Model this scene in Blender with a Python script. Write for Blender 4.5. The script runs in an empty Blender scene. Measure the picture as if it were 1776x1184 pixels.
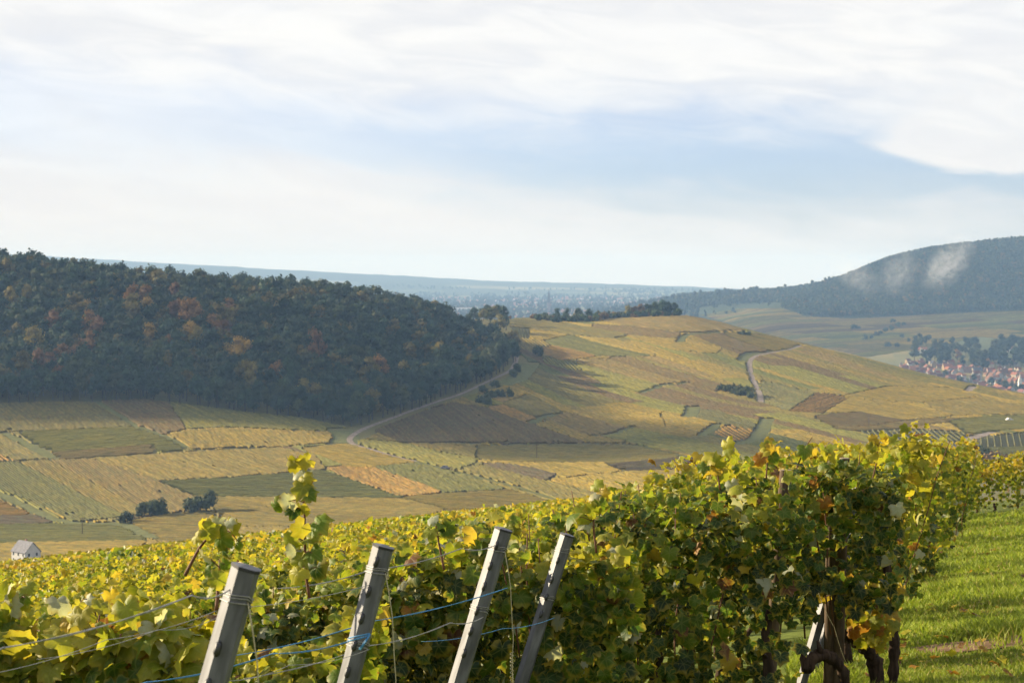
import bpy, math, random
import numpy as np
from mathutils import Vector, Matrix

# ------------------------------------------------------------------ camera, sky, sun, exposure
rng = np.random.RandomState(11)
random.seed(5)
scene = bpy.context.scene
C = scene.collection
FPX, CX, HY = 3500.0, 888.0, 480.0          # focal length, centre column, eye-level line in photo pixels

cam = bpy.data.cameras.new('camera')
cam.sensor_width = 23.6
cam.lens = FPX / 1776 * 23.6
cam.clip_start = 0.1
cam.clip_end = 80000
cam.dof.use_dof = True
cam.dof.focus_distance = 10.5
cam.dof.aperture_fstop = 9.0
camo = bpy.data.objects.new('camera', cam)
C.objects.link(camo)
camo.location = (0, 0, 0)
camo.rotation_euler = (math.radians(90) - math.atan((592 - HY) / FPX), 0, 0)
scene.camera = camo

SUN_AZ = math.radians(-68)                   # from straight ahead, negative = towards the left
SUN_EL = math.radians(19.5)
world = bpy.data.worlds.new('World')
scene.world = world
world.use_nodes = True
scene.view_settings.view_transform = 'Standard'
scene.view_settings.look = 'None'
scene.view_settings.gamma = 1
scene.view_settings.use_curve_mapping = False
scene.view_settings.exposure = 1.25
scene.cycles.use_denoising = True
scene.cycles.max_bounces = 6
scene.cycles.diffuse_bounces = 2
scene.cycles.transmission_bounces = 4
scene.cycles.volume_bounces = 0
scene.cycles.caustics_reflective = False
scene.cycles.caustics_refractive = False
scene.cycles.sample_clamp_indirect = 4
scene.cycles.adaptive_threshold = 0.02
HAZE_DENSITY = 7.4e-5
HAZE_COLOR = (0.36, 0.60, 1.0, 1)

sun = bpy.data.lights.new('sun', 'SUN')
sun.energy = 5.0
sun.angle = math.radians(0.53)
sun.color = (1.0, 0.85, 0.60)
suno = bpy.data.objects.new('sun', sun)
C.objects.link(suno)
sdir = Vector((math.sin(SUN_AZ) * math.cos(SUN_EL), math.cos(SUN_AZ) * math.cos(SUN_EL), math.sin(SUN_EL)))
suno.rotation_euler = sdir.to_track_quat('Z', 'Y').to_euler()
suno.location = sdir * 200


class NT:
    """small node-tree helper"""
    def __init__(self, tree):
        self.t = tree
        tree.nodes.clear()

    def n(self, typ, **kw):
        nd = self.t.nodes.new(typ)
        for k, v in kw.items():
            setattr(nd, k, v)
        return nd

    def put(self, sock, v):
        if isinstance(v, bpy.types.NodeSocket):
            self.t.links.new(v, sock)
        elif v is not None:
            sock.default_value = v

    def m(self, op, a, b=None, c=None, clamp=False):
        nd = self.n('ShaderNodeMath', operation=op, use_clamp=clamp)
        self.put(nd.inputs[0], a)
        if b is not None: self.put(nd.inputs[1], b)
        if c is not None: self.put(nd.inputs[2], c)
        return nd.outputs[0]

    def ramp(self, v, lo, hi, a=0.0, b=1.0, smooth=True):
        nd = self.n('ShaderNodeMapRange', interpolation_type='SMOOTHSTEP' if smooth else 'LINEAR')
        self.put(nd.inputs['Value'], v)
        self.put(nd.inputs['From Min'], lo); self.put(nd.inputs['From Max'], hi)
        self.put(nd.inputs['To Min'], a); self.put(nd.inputs['To Max'], b)
        return nd.outputs['Result']

    def mix(self, f, a, b, blend='MIX'):
        nd = self.n('ShaderNodeMix', data_type='RGBA', blend_type=blend)
        self.put(nd.inputs[0], f)
        for s, v in ((nd.inputs[6], a), (nd.inputs[7], b)):
            if isinstance(v, tuple) and len(v) == 3: v = v + (1,)
            self.put(s, v)
        return nd.outputs[2]

    def noise(self, vec, scale, detail=3, rough=0.5, dist=0.0, typ=None):
        nd = self.n('ShaderNodeTexNoise')
        if vec is not None: self.put(nd.inputs['Vector'], vec)
        nd.inputs['Scale'].default_value = scale
        nd.inputs['Detail'].default_value = detail
        nd.inputs['Roughness'].default_value = rough
        nd.inputs['Distortion'].default_value = dist
        return nd.outputs['Fac']

    def link(self, a, b):
        self.t.links.new(a, b)


def build_world():
    t = NT(world.node_tree)
    out = t.n('ShaderNodeOutputWorld')
    sky = t.n('ShaderNodeTexSky', sky_type='NISHITA')
    sky.sun_disc = False
    sky.sun_elevation = SUN_EL
    sky.sun_rotation = SUN_AZ
    sky.altitude = 300
    sky.air_density = 1.0
    sky.dust_density = 0.6
    sky.ozone_density = 1.6
    bg = t.n('ShaderNodeBackground'); bg.inputs[1].default_value = 0.066
    t.put(bg.inputs[0], t.mix(1.0, sky.outputs[0], (0.66, 0.745, 1.14), 'MULTIPLY'))
    tc = t.n('ShaderNodeTexCoord')
    sep = t.n('ShaderNodeSeparateXYZ'); t.link(tc.outputs['Generated'], sep.inputs[0])
    az = t.m('ARCTAN2', sep.outputs[0], sep.outputs[1])
    el = t.m('ARCSINE', t.m('MINIMUM', t.m('MAXIMUM', sep.outputs[2], -1.0), 1.0))
    # streaky wind-drawn noise in azimuth / elevation, slanting gently
    sl = t.m('ADD', el, t.m('MULTIPLY', az, 0.10))
    cv = t.n('ShaderNodeCombineXYZ'); t.put(cv.inputs[0], t.m('MULTIPLY', az, 5.0)); t.put(cv.inputs[1], t.m('MULTIPLY', sl, 22.0))
    n1 = t.noise(cv.outputs[0], 1.0, 4, 0.5, 0.6)
    cv2 = t.n('ShaderNodeCombineXYZ'); t.put(cv2.inputs[0], t.m('MULTIPLY', az, 16.0)); t.put(cv2.inputs[1], t.m('MULTIPLY', sl, 70.0)); cv2.inputs[2].default_value = 7.3
    n2 = t.noise(cv2.outputs[0], 1.0, 5, 0.55, 0.8)
    nn = t.m('SUBTRACT', t.m('ADD', t.m('MULTIPLY', n1, 0.65), t.m('MULTIPLY', n2, 0.35)), 0.5)
    # one long gap in the veil of cloud, low over the ridge, widening westwards
    vc = t.m('SUBTRACT', 0.060, t.m('MULTIPLY', az, 0.085))
    dv = t.m('ADD', t.m('SUBTRACT', el, vc), t.m('MULTIPLY', nn, 0.11))
    wid = t.ramp(az, -0.26, 0.26, 0.020, 0.029)
    g = t.m('DIVIDE', dv, wid)
    gap = t.m('EXPONENT', t.m('MULTIPLY', t.m('MULTIPLY', g, g), -1.0))
    gap = t.m('MULTIPLY', gap, t.ramp(az, -0.22, 0.10, 0.28, 1.0))
    # loose gaps over the rest of the sky
    cv3 = t.n('ShaderNodeCombineXYZ'); t.put(cv3.inputs[0], t.m('MULTIPLY', az, 2.2)); t.put(cv3.inputs[1], t.m('MULTIPLY', sl, 6.0)); cv3.inputs[2].default_value = 3.1
    n3 = t.noise(cv3.outputs[0], 1.0, 4, 0.55, 0.5)
    high = t.m('MULTIPLY', t.ramp(n3, 0.42, 0.68), t.ramp(el, 0.12, 0.3))
    blue = t.m('MAXIMUM', gap, high)
    # one crisp-edged cloud bank drifting into the gap
    bu = t.m('DIVIDE', t.m('SUBTRACT', az, 0.282), 0.104)
    bv = t.m('DIVIDE', t.m('SUBTRACT', el, 0.072), 0.024)
    bd = t.m('SQRT', t.m('ADD', t.m('MULTIPLY', bu, bu), t.m('MULTIPLY', bv, bv)))
    bd = t.m('ADD', bd, t.m('MULTIPLY', nn, 1.5))
    bank = t.ramp(bd, 1.02, 0.84)
    blue = t.m('MULTIPLY', blue, t.m('SUBTRACT', 1.0, t.m('MULTIPLY', bank, 0.95)))
    blue = t.m('ADD', blue, t.m('MULTIPLY', nn, 0.42), clamp=True)
    # cloud stays a thin veil everywhere
    cover = t.ramp(blue, 0.0, 1.0, 1.0, 0.12, smooth=False)
    cloud_col = t.mix(t.ramp(n2, 0.3, 0.7), (0.365, 0.367, 0.378), (0.43, 0.424, 0.412))
    cloud_col = t.mix(t.ramp(el, 0.085, 0.0, 0.0, 0.8), cloud_col, (0.42, 0.388, 0.358))
    cbg = t.n('ShaderNodeBackground'); t.put(cbg.inputs[0], cloud_col); cbg.inputs[1].default_value = 1.0
    mx = t.n('ShaderNodeMixShader'); t.put(mx.inputs[0], cover)
    t.link(bg.outputs[0], mx.inputs[1]); t.link(cbg.outputs[0], mx.inputs[2])
    t.link(mx.outputs[0], out.inputs[0])


build_world()

# ------------------------------------------------------------------ mesh helpers
def mk_mesh(name, V, F, mat=None, col=None, lp=None, smooth=False):
    """V (n,3); F array (m,k) or list of such arrays; col (n,3) colour 'tint'; lp (n,3) local leaf coordinates"""
    V = np.asarray(V, np.float32)
    Fs = F if isinstance(F, list) else [F]
    Fs = [np.asarray(f, np.int32) for f in Fs if len(f)]
    me = bpy.data.meshes.new(name)
    me.vertices.add(len(V))
    me.vertices.foreach_set('co', V.ravel())
    li = np.concatenate([f.ravel() for f in Fs]) if Fs else np.zeros(0, np.int32)
    tot = np.concatenate([np.full(len(f), f.shape[1], np.int32) for f in Fs]) if Fs else np.zeros(0, np.int32)
    st = np.concatenate([[0], np.cumsum(tot)[:-1]]).astype(np.int32) if len(tot) else tot
    me.loops.add(len(li)); me.loops.foreach_set('vertex_index', li)
    me.polygons.add(len(tot)); me.polygons.foreach_set('loop_start', st); me.polygons.foreach_set('loop_total', tot)
    me.polygons.foreach_set('use_smooth', np.full(len(tot), bool(smooth)))
    if col is not None:
        a = me.attributes.new('tint', 'FLOAT_COLOR', 'POINT')
        c4 = np.ones((len(V), 4), np.float32); c4[:, :3] = col
        a.data.foreach_set('color', c4.ravel())
    if lp is not None:
        a = me.attributes.new('lp', 'FLOAT_VECTOR', 'POINT')
        a.data.foreach_set('vector', np.asarray(lp, np.float32).ravel())
    if mat is not None: me.materials.append(mat)
    me.update(calc_edges=True)
    return me


def obj(name, me, parent=None, loc=None, label=None, cat=None, group=None, kind=None):
    o = bpy.data.objects.new(name, me)
    C.objects.link(o)
    if parent is not None: o.parent = parent
    if loc is not None: o.location = loc
    if label: o['label'] = label
    if cat: o['category'] = cat
    if group: o['group'] = group
    if kind: o['kind'] = kind
    return o


def tube(points, radii, sides=6, noise=0.0, cap=True):
    """tapered tube along points -> V, [quads, tris]"""
    P = np.asarray(points, float); n = len(P)
    R = np.broadcast_to(np.asarray(radii, float), (n,)).copy()
    V = []
    up = np.array([0.0, 0, 1]) if abs((P[-1] - P[0])[2]) < 0.8 * np.linalg.norm(P[-1] - P[0]) else np.array([1.0, 0, 0])
    for i in range(n):
        tg = P[min(i + 1, n - 1)] - P[max(i - 1, 0)]
        tg = tg / (np.linalg.norm(tg) + 1e-9)
        a = np.cross(tg, up); a /= np.linalg.norm(a) + 1e-9
        b = np.cross(tg, a)
        for k in range(sides):
            ph = 2 * math.pi * k / sides
            r = R[i] * (1 + noise * rng.uniform(-1, 1))
            V.append(P[i] + r * (math.cos(ph) * a + math.sin(ph) * b))
    Q = []
    for i in range(n - 1):
        for k in range(sides):
            k2 = (k + 1) % sides
            Q.append((i * sides + k, i * sides + k2, (i + 1) * sides + k2, (i + 1) * sides + k))
    T = []
    if cap:
        V.append(P[0]); V.append(P[-1])
        for k in range(sides):
            k2 = (k + 1) % sides
            T.append((len(V) - 2, k2, k))
            T.append((len(V) - 1, (n - 1) * sides + k, (n - 1) * sides + k2))
    return np.array(V), [np.array(Q), np.array(T)] if T else [np.array(Q)]


def join(parts):
    """[(V,[F..])] -> V, [F..]"""
    Vs, Fs, off = [], {}, 0
    for V, F in parts:
        Vs.append(V)
        for f in (F if isinstance(F, list) else [F]):
            if len(f): Fs.setdefault(f.shape[1], []).append(f + off)
        off += len(V)
    return np.concatenate(Vs), [np.concatenate(v) for v in Fs.values()]


def box(cx, cy, cz, sx, sy, sz):
    V = np.array([(cx + sx * a / 2, cy + sy * b / 2, cz + sz * c / 2) for a in (-1, 1) for b in (-1, 1) for c in (-1, 1)])
    F = np.array([(0, 1, 3, 2), (4, 6, 7, 5), (0, 4, 5, 1), (2, 3, 7, 6), (0, 2, 6, 4), (1, 5, 7, 3)])
    return V, [F]


# ------------------------------------------------------------------ materials
def new_mat(name):
    m = bpy.data.materials.new(name); m.use_nodes = True
    return m, NT(m.node_tree)


def principled(t, col, rough=0.8, spec=0.2, metal=0.0, bump=None, bstr=0.3, bdist=0.02):
    p = t.n('ShaderNodeBsdfPrincipled')
    t.put(p.inputs['Base Color'], col + (1,) if isinstance(col, tuple) and len(col) == 3 else col)
    t.put(p.inputs['Roughness'], rough)
    p.inputs['Specular IOR Level'].default_value = spec
    p.inputs['Metallic'].default_value = metal
    if bump is not None:
        b = t.n('ShaderNodeBump'); b.inputs['Strength'].default_value = bstr; b.inputs['Distance'].default_value = bdist
        t.put(b.inputs['Height'], bump); t.link(b.outputs[0], p.inputs['Normal'])
    return p


def finish(t, sh):
    o = t.n('ShaderNodeOutputMaterial'); t.link(sh, o.inputs[0])


def tinted(t):
    a = t.n('ShaderNodeAttribute', attribute_name='tint')
    oi = t.n('ShaderNodeObjectInfo')
    return t.mix(1.0, a.outputs['Color'], oi.outputs['Color'], 'MULTIPLY'), oi


def pos(t):
    return t.n('ShaderNodeNewGeometry').outputs['Position']


def mat_leaf(transl=0.5, detail=True):
    m, t = new_mat('vine_leaf' if detail else 'vine_foliage')
    base, oi = tinted(t)
    P = pos(t)
    if detail:
        at = t.n('ShaderNodeAttribute', attribute_name='lp')
        s = t.n('ShaderNodeSeparateXYZ'); t.link(at.outputs['Vector'], s.inputs[0])
        edge = s.outputs[2]
        n = t.noise(P, 60, 3, 0.6)
        n2 = t.noise(P, 18, 2, 0.5)
        # margins turn yellow, then rusty
        e1 = t.ramp(t.m('ADD', edge, t.m('MULTIPLY', t.m('SUBTRACT', n2, 0.5), 1.6)), 0.62, 1.1)
        base = t.mix(t.m('MULTIPLY', e1, 0.45), base, (0.52, 0.40, 0.05))
        e2 = t.ramp(t.m('ADD', edge, t.m('MULTIPLY', t.m('SUBTRACT', n, 0.5), 2.4)), 1.12, 1.4)
        base = t.mix(t.m('MULTIPLY', e2, 0.75), base, (0.20, 0.075, 0.02))
        # main veins
        ang = t.m('ARCTAN2', s.outputs[0], s.outputs[1])
        rad = t.m('SQRT', t.m('ADD', t.m('MULTIPLY', s.outputs[0], s.outputs[0]), t.m('MULTIPLY', s.outputs[1], s.outputs[1])))
        fr = t.m('ABSOLUTE', t.m('SUBTRACT', t.m('FRACT', t.m('ADD', t.m('DIVIDE', ang, 0.96), 0.5)), 0.5))
        vd = t.m('MULTIPLY', fr, t.m('MULTIPLY', rad, 0.96))
        vein = t.ramp(vd, 0.035, 0.012)
        base = t.mix(t.m('MULTIPLY', vein, 0.35), base, t.mix(0.5, base, (0.42, 0.42, 0.12)))
        base = t.mix(t.m('MULTIPLY', t.ramp(n, 0.3, 0.75), 0.30), base, t.mix(1.0, base, (0.55, 0.6, 0.5), 'MULTIPLY'))
        bump = t.m('ADD', t.m('MULTIPLY', n, 0.6), t.m('MULTIPLY', vein, -0.5))
    else:
        n = t.noise(P, 9, 3, 0.6)
        base = t.mix(t.m('MULTIPLY', t.ramp(n, 0.35, 0.7), 0.35), base, t.mix(1.0, base, (0.6, 0.62, 0.5), 'MULTIPLY'))
        bump = None
    p = principled(t, base, 0.5, 0.32, bump=bump, bstr=0.35, bdist=0.004)
    tr = t.n('ShaderNodeBsdfTranslucent')
    t.put(tr.inputs[0], t.mix(1.0, base, (1.25, 1.2, 0.7), 'MULTIPLY'))
    mx = t.n('ShaderNodeMixShader'); mx.inputs[0].default_value = transl
    t.link(p.outputs[0], mx.inputs[1]); t.link(tr.outputs[0], mx.inputs[2])
    finish(t, mx.outputs[0])
    return m


def mat_tree():
    m, t = new_mat('tree_foliage')
    base, oi = tinted(t)
    n = t.noise(pos(t), 0.35, 3, 0.6)
    base = t.mix(t.ramp(n, 0.3, 0.72, 0.0, 0.5), base, t.mix(1.0, base, (1.5, 1.3, 1.0), 'MULTIPLY'))
    p = principled(t, base, 0.75, 0.15)
    tr = t.n('ShaderNodeBsdfTranslucent'); t.put(tr.inputs[0], base)
    mx = t.n('ShaderNodeMixShader'); mx.inputs[0].default_value = 0.2
    t.link(p.outputs[0], mx.inputs[1]); t.link(tr.outputs[0], mx.inputs[2])
    finish(t, mx.outputs[0]); return m


def mat_rows():
    m, t = new_mat('vineyard_rows')
    base, oi = tinted(t)
    P = pos(t)
    n = t.noise(P, 0.9, 3, 0.65)
    n2 = t.noise(P, 0.06, 2, 0.5)
    base = t.mix(t.ramp(n, 0.3, 0.7, 0.0, 0.65), base, t.mix(1.0, base, (0.55, 0.6, 0.6), 'MULTIPLY'))
    base = t.mix(t.ramp(n2, 0.35, 0.7, 0.0, 0.45), base, t.mix(1.0, base, (1.25, 1.1, 0.8), 'MULTIPLY'))
    p = principled(t, base, 0.8, 0.1)
    tr = t.n('ShaderNodeBsdfTranslucent'); t.put(tr.inputs[0], base)
    mx = t.n('ShaderNodeMixShader'); mx.inputs[0].default_value = 0.25
    t.link(p.outputs[0], mx.inputs[1]); t.link(tr.outputs[0], mx.inputs[2])
    finish(t, mx.outputs[0]); return m


def mat_ground():
    m, t = new_mat('terrain_cover')
    a = t.n('ShaderNodeAttribute', attribute_name='tint')
    P = pos(t)
    n = t.noise(P, 0.25, 5, 0.65)
    n2 = t.noise(P, 6.0, 3, 0.6)
    n3 = t.noise(P, 0.012, 3, 0.5)
    base = t.mix(t.ramp(n, 0.3, 0.7, 0.0, 0.5), a.outputs['Color'], t.mix(1.0, a.outputs['Color'], (0.62, 0.68, 0.7), 'MULTIPLY'))
    base = t.mix(t.ramp(n2, 0.35, 0.7, 0.0, 0.35), base, t.mix(1.0, base, (0.5, 0.5, 0.5), 'MULTIPLY'))
    base = t.mix(t.ramp(n3, 0.4, 0.65, 0.0, 0.4), base, t.mix(1.0, base, (1.35, 1.15, 0.8), 'MULTIPLY'))
    p = principled(t, base, 0.95, 0.1, bump=n2, bstr=0.5, bdist=0.05)
    finish(t, p.outputs[0]); return m


def mat_simple(name, col, rough=0.7, spec=0.3, metal=0.0, nscale=30, var=0.25, bump=0.0, stretch=None, obcol=False):
    m, t = new_mat(name)
    P = t.n('ShaderNodeTexCoord').outputs['Object']
    if stretch:
        mp = t.n('ShaderNodeMapping'); mp.inputs['Scale'].default_value = stretch; t.link(P, mp.inputs[0]); P = mp.outputs[0]
    n = t.noise(P, nscale, 4, 0.6)
    c = col + (1,)
    if obcol:
        oi = t.n('ShaderNodeObjectInfo'); c = oi.outputs['Color']
    base = t.mix(t.ramp(n, 0.3, 0.7, 0.0, 1.0), c, t.mix(1.0, c, (1 - var,) * 3, 'MULTIPLY'))
    p = principled(t, base, rough, spec, metal, bump=n if bump else None, bstr=bump, bdist=0.01)
    finish(t, p.outputs[0]); return m


M_leaf = mat_leaf(0.52, True)
M_fol = mat_leaf(0.45, False); M_fol.name = 'vine_foliage'
M_tree = mat_tree()
M_rows = mat_rows()
M_ground = mat_ground()
M_bark = mat_simple('vine_bark', (0.075, 0.05, 0.034), 0.95, 0.1, nscale=40, var=0.65, bump=1.0, stretch=(1, 1, 0.15))
M_cane = mat_simple('vine_cane', (0.16, 0.07, 0.03), 0.7, 0.3, nscale=60, var=0.4)
M_trunk = mat_simple('tree_bark', (0.07, 0.055, 0.04), 0.95, 0.1, nscale=2, var=0.4)
M_post = mat_simple('galvanised_post', (0.155, 0.157, 0.172), 0.5, 0.4, 0.15, nscale=22, var=0.55, bump=0.1, stretch=(1, 1, 0.25))
M_cap = mat_simple('post_cap', (0.17, 0.17, 0.18), 0.6, 0.3, nscale=40, var=0.35)
M_hook = mat_simple('post_hook', (0.07, 0.07, 0.075), 0.5, 0.4, 0.4, nscale=60, var=0.3)
M_rim = mat_simple('post_rim', (0.05, 0.05, 0.052), 0.7, 0.2, nscale=40, var=0.3)
M_wire = mat_simple('wire', (0.42, 0.41, 0.39), 0.5, 0.5, 0.6, nscale=80, var=0.4)
M_twine = mat_simple('blue_twine', (0.085, 0.28, 0.52), 0.6, 0.3, nscale=300, var=0.35)
M_cord = mat_simple('pale_cord', (0.50, 0.44, 0.26), 0.7, 0.3, nscale=200, var=0.3)
M_wood = mat_simple('weathered_wood', (0.13, 0.092, 0.06), 0.9, 0.15, nscale=30, var=0.55, bump=0.6, stretch=(1, 1, 0.08))
M_woodend = mat_simple('wood_end', (0.33, 0.27, 0.19), 0.9, 0.1, nscale=60, var=0.4)
M_house = mat_simple('house_render', (0.7, 0.68, 0.62), 0.9, 0.1, nscale=0.6, var=0.15, obcol=True)
M_roof = mat_simple('roof_tiles', (0.3, 0.13, 0.08), 0.9, 0.1, nscale=1.2, var=0.35, obcol=True)
M_window = mat_simple('window_glass', (0.04, 0.045, 0.05), 0.2, 0.5, nscale=1, var=0.2)
M_track = mat_simple('track_gravel', (0.30, 0.24, 0.19), 0.95, 0.1, nscale=0.35, var=0.45)
M_verge = mat_simple('grass_verge', (0.135, 0.14, 0.045), 0.95, 0.1, nscale=0.3, var=0.35)
M_blade, _t = new_mat('grass_blade')
_b, _oi = tinted(_t)
_p = principled(_t, _b, 0.6, 0.25)
_tr = _t.n('ShaderNodeBsdfTranslucent'); _t.put(_tr.inputs[0], _t.mix(1.0, _b, (1.1, 1.15, 0.6), 'MULTIPLY'))
_mx = _t.n('ShaderNodeMixShader'); _mx.inputs[0].default_value = 0.4
_t.link(_p.outputs[0], _mx.inputs[1]); _t.link(_tr.outputs[0], _mx.inputs[2]); finish(_t, _mx.outputs[0])

# ------------------------------------------------------------------ terrain height
def plane_z(x, y):
    return -1.5 - 0.113 * y + 0.11 * x


def Zp(py, d):
    return -(py - HY) / FPX * d


COLS = [-3000, -800, 0, 300, 600, 740, 890, 1000, 1190, 1300, 1400, 1600, 1776, 2600, 5000]
FEAT = {  # name -> list of (d, z) per column
    'B': [(500, -120)] * 8 + [(520, -118)] * 7,
    'C': [(900, -128), (900, -130), (930, Zp(965, 930)), (950, Zp(930, 950)), (960, Zp(912, 960)), (970, Zp(893, 970)), (990, Zp(880, 990)),
          (1000, Zp(868, 1000)), (1050, Zp(825, 1050)), (1100, Zp(803, 1100)), (1150, Zp(788, 1150)), (1200, Zp(775, 1200)), (1130, Zp(802, 1130)), (1100, -108), (1100, -110)],
    'D': [(1370, -80), (1370, -80), (1370, Zp(700, 1370)), (1360, Zp(697, 1360)), (1290, Zp(742, 1290)), (1430, Zp(694, 1430)), (1650, Zp(624, 1650)),
          (1450, Zp(702, 1450)), (1430, Zp(702, 1430)), (1440, Zp(700, 1440)), (1470, Zp(690, 1470)), (1450, Zp(712, 1450)), (1340, Zp(746, 1340)), (1350, -104), (1400, -105)],
    'E': [(1800, 40), (1780, 30), (1750, Zp(468, 1750)), (1750, Zp(504, 1750)), (1740, Zp(526, 1740)), (1790, Zp(552, 1790)), (2020, Zp(551, 2020)),
          (2050, Zp(552, 2050)), (2050, Zp(545, 2050)), (2000, Zp(572, 2000)), (1940, Zp(599, 1940)), (1760, Zp(651, 1760)), (1600, Zp(690, 1600)), (1600, -110), (1600, -110)],
    'F': [(2400, -70), (2400, -70), (2350, -80), (2350, -90), (2350, -100), (2400, -110), (2550, -115), (2600, -120), (2600, -120), (2500, -125), (2450, -130), (2300, -150), (2150, -150), (2200, -150), (2200, -150)],
    'G': [(3200, -155)] * 8 + [(3100, -166), (3050, -168), (3000, -168), (3000, -172), (3000, -178), (3000, -178), (3000, -170)],
    'H': [(3900, -150)] * 8 + [(3900, -150), (3800, -140), (3700, -136), (3700, Zp(602, 3700)), (3700, Zp(608, 3700)), (3700, -130), (3700, -120)],
    'I': [(4600, -142)] * 8 + [(4600, -120), (4500, Zp(543, 4500)), (4450, Zp(549, 4450)), (4500, Zp(545, 4500)), (4500, Zp(540, 4500)), (4500, -70), (4500, -60)],
    'J': [(5700, -134)] * 8 + [(6000, Zp(515, 6000)), (5800, Zp(511, 5800)), (5400, Zp(507, 5400)), (5500, Zp(437, 5500)), (5600, Zp(418, 5600)), (5700, 150), (5700, 160)],
    'K': [(7600, -124)] * 8 + [(7600, -124), (7600, -110), (7500, -100), (7400, 10), (7400, 60), (7400, 120), (7400, 140)],
    'L': [(11000, -112)] * 11 + [(11000, -100), (11000, -90), (11000, -80), (11000, -80)],
    'M': [(15000, 165), (15000, 168)] + [(15000, Zp(q, 15000)) for q in (440, 457, 473, 481, 489, 491, 497, 502, 507, 507, 505)] + [(15000, -100), (15000, -100)],
    'N': [(19000, -300)] * 15,
}
ORDER = list('BCDEFGHIJKLMN')


def crest_d(px):
    return np.interp(px, [1100, 1650], [122, 60])


TH = np.unique(np.concatenate([np.arange(-180, -24, 6.0), np.arange(-24, -16, 0.5), np.linspace(-16, 16, 421), np.arange(16.5, 24.5, 0.5), np.arange(30, 181, 6.0)])) * math.pi / 180
RR = np.unique(np.concatenate([np.geomspace(1.5, 140, 60), np.geomspace(140, 820, 36), np.linspace(820, 2300, 170), np.geomspace(2300, 19000, 120)]))


def pchip(xk, yk, x):
    h = np.diff(xk); dl = np.diff(yk) / h
    n = len(xk); dv = np.zeros(n)
    for i in range(1, n - 1):
        if dl[i - 1] * dl[i] > 0:
            w1 = 2 * h[i] + h[i - 1]; w2 = h[i] + 2 * h[i - 1]
            dv[i] = (w1 + w2) / (w1 / dl[i - 1] + w2 / dl[i])
    dv[0] = dl[0]; dv[-1] = dl[-1]
    i = np.clip(np.searchsorted(xk, x) - 1, 0, n - 2)
    s = (x - xk[i]) / h[i]
    return ((1 + 2 * s) * (1 - s) ** 2) * yk[i] + s * (1 - s) ** 2 * h[i] * dv[i] + s * s * (3 - 2 * s) * yk[i + 1] + s * s * (s - 1) * h[i] * dv[i + 1]


def smooth_interp(p, xs, ys):
    acc = 0
    for o, w in ((-60, .15), (-30, .2), (0, .3), (30, .2), (60, .15)):
        acc = acc + w * np.interp(p + o, xs, ys)
    return acc


def vnoise(x, y, s, seed=0):
    """cheap smooth value noise, 0..1"""
    x = np.asarray(x) / s; y = np.asarray(y) / s
    xi = np.floor(x).astype(np.int64); yi = np.floor(y).astype(np.int64)
    fx = x - xi; fy = y - yi
    fx = fx * fx * (3 - 2 * fx); fy = fy * fy * (3 - 2 * fy)

    def h(a, b):
        n = (a * 374761393 + b * 668265263 + seed * 1274126177) & 0x7fffffff
        n = ((n ^ (n >> 13)) * 1274126177) & 0x7fffffff
        return ((n ^ (n >> 16)) & 0xffff) / 65535.0
    return (h(xi, yi) * (1 - fx) + h(xi + 1, yi) * fx) * (1 - fy) + (h(xi, yi + 1) * (1 - fx) + h(xi + 1, yi + 1) * fx) * fy


HT = np.zeros((len(TH), len(RR)))
for i, th in enumerate(TH):
    tc_ = max(min(th, math.radians(50)), -math.radians(50))
    px = CX + FPX * math.tan(tc_)
    cd = float(crest_d(px))
    ks = [(cd, None)]
    xs, ys = [], []
    ct = math.cos(tc_) if abs(th) < math.radians(50) else 0.64
    for k in ORDER:
        dd = smooth_interp(px, COLS, [f[0] for f in FEAT[k]])
        zz = smooth_interp(px, COLS, [f[1] for f in FEAT[k]])
        xs.append(dd / ct); ys.append(zz)
    X, Y = RR * math.sin(th), RR * math.cos(th)
    pz = plane_z(X, Y)
    if abs(th) > math.radians(60):
        pz = plane_z(X, np.maximum(Y, -60))
    rc = cd / ct
    zc = np.interp(rc, RR, pz)
    sl = (np.interp(rc, RR, pz) - np.interp(rc * 0.9, RR, pz)) / (rc * 0.1)
    xk = np.array([rc * 0.9, rc, rc * 1.25] + xs); yk = np.array([np.interp(rc * 0.9, RR, pz), zc, zc + (sl - 0.05) * rc * 0.25] + ys)
    zz = pchip(xk, yk, RR)
    HT[i] = np.where(RR < rc, pz, zz)
# gentle relief
GX = RR[None, :] * np.sin(TH)[:, None]; GY = RR[None, :] * np.cos(TH)[:, None]
amp = np.interp(RR, [0, 700, 1000, 2300, 4000, 9000, 14000, 16000], [0, 0, 2.5, 2.5, 4, 4, 10, 10])[None, :]
HT += amp * (vnoise(GX, GY, 190, 3) + 0.5 * vnoise(GX, GY, 80, 9) - 0.75)
HT += np.interp(RR, [0, 4550, 4900, 5400, 5700], [0, 0, 1, 1, 0])[None] * 26 * (vnoise(GX, GY * 0.3, 260, 14) + 0.5 * vnoise(GX, GY * .4, 110, 15) - 0.75) * (GX > 400)


def H(x, y):
    x = np.asarray(x, float); y = np.asarray(y, float)
    th = np.arctan2(x, y); r = np.hypot(x, y)
    i = np.clip(np.searchsorted(TH, th) - 1, 0, len(TH) - 2); j = np.clip(np.searchsorted(RR, r) - 1, 0, len(RR) - 2)
    a = np.clip((th - TH[i]) / (TH[i + 1] - TH[i]), 0, 1); b = np.clip((r - RR[j]) / (RR[j + 1] - RR[j]), 0, 1)
    return (HT[i, j] * (1 - a) + HT[i + 1, j] * a) * (1 - b) + (HT[i, j + 1] * (1 - a) + HT[i + 1, j + 1] * a) * b


_ds = np.concatenate([np.linspace(700, 2400, 700), np.geomspace(2400, 17000, 500)])


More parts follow.
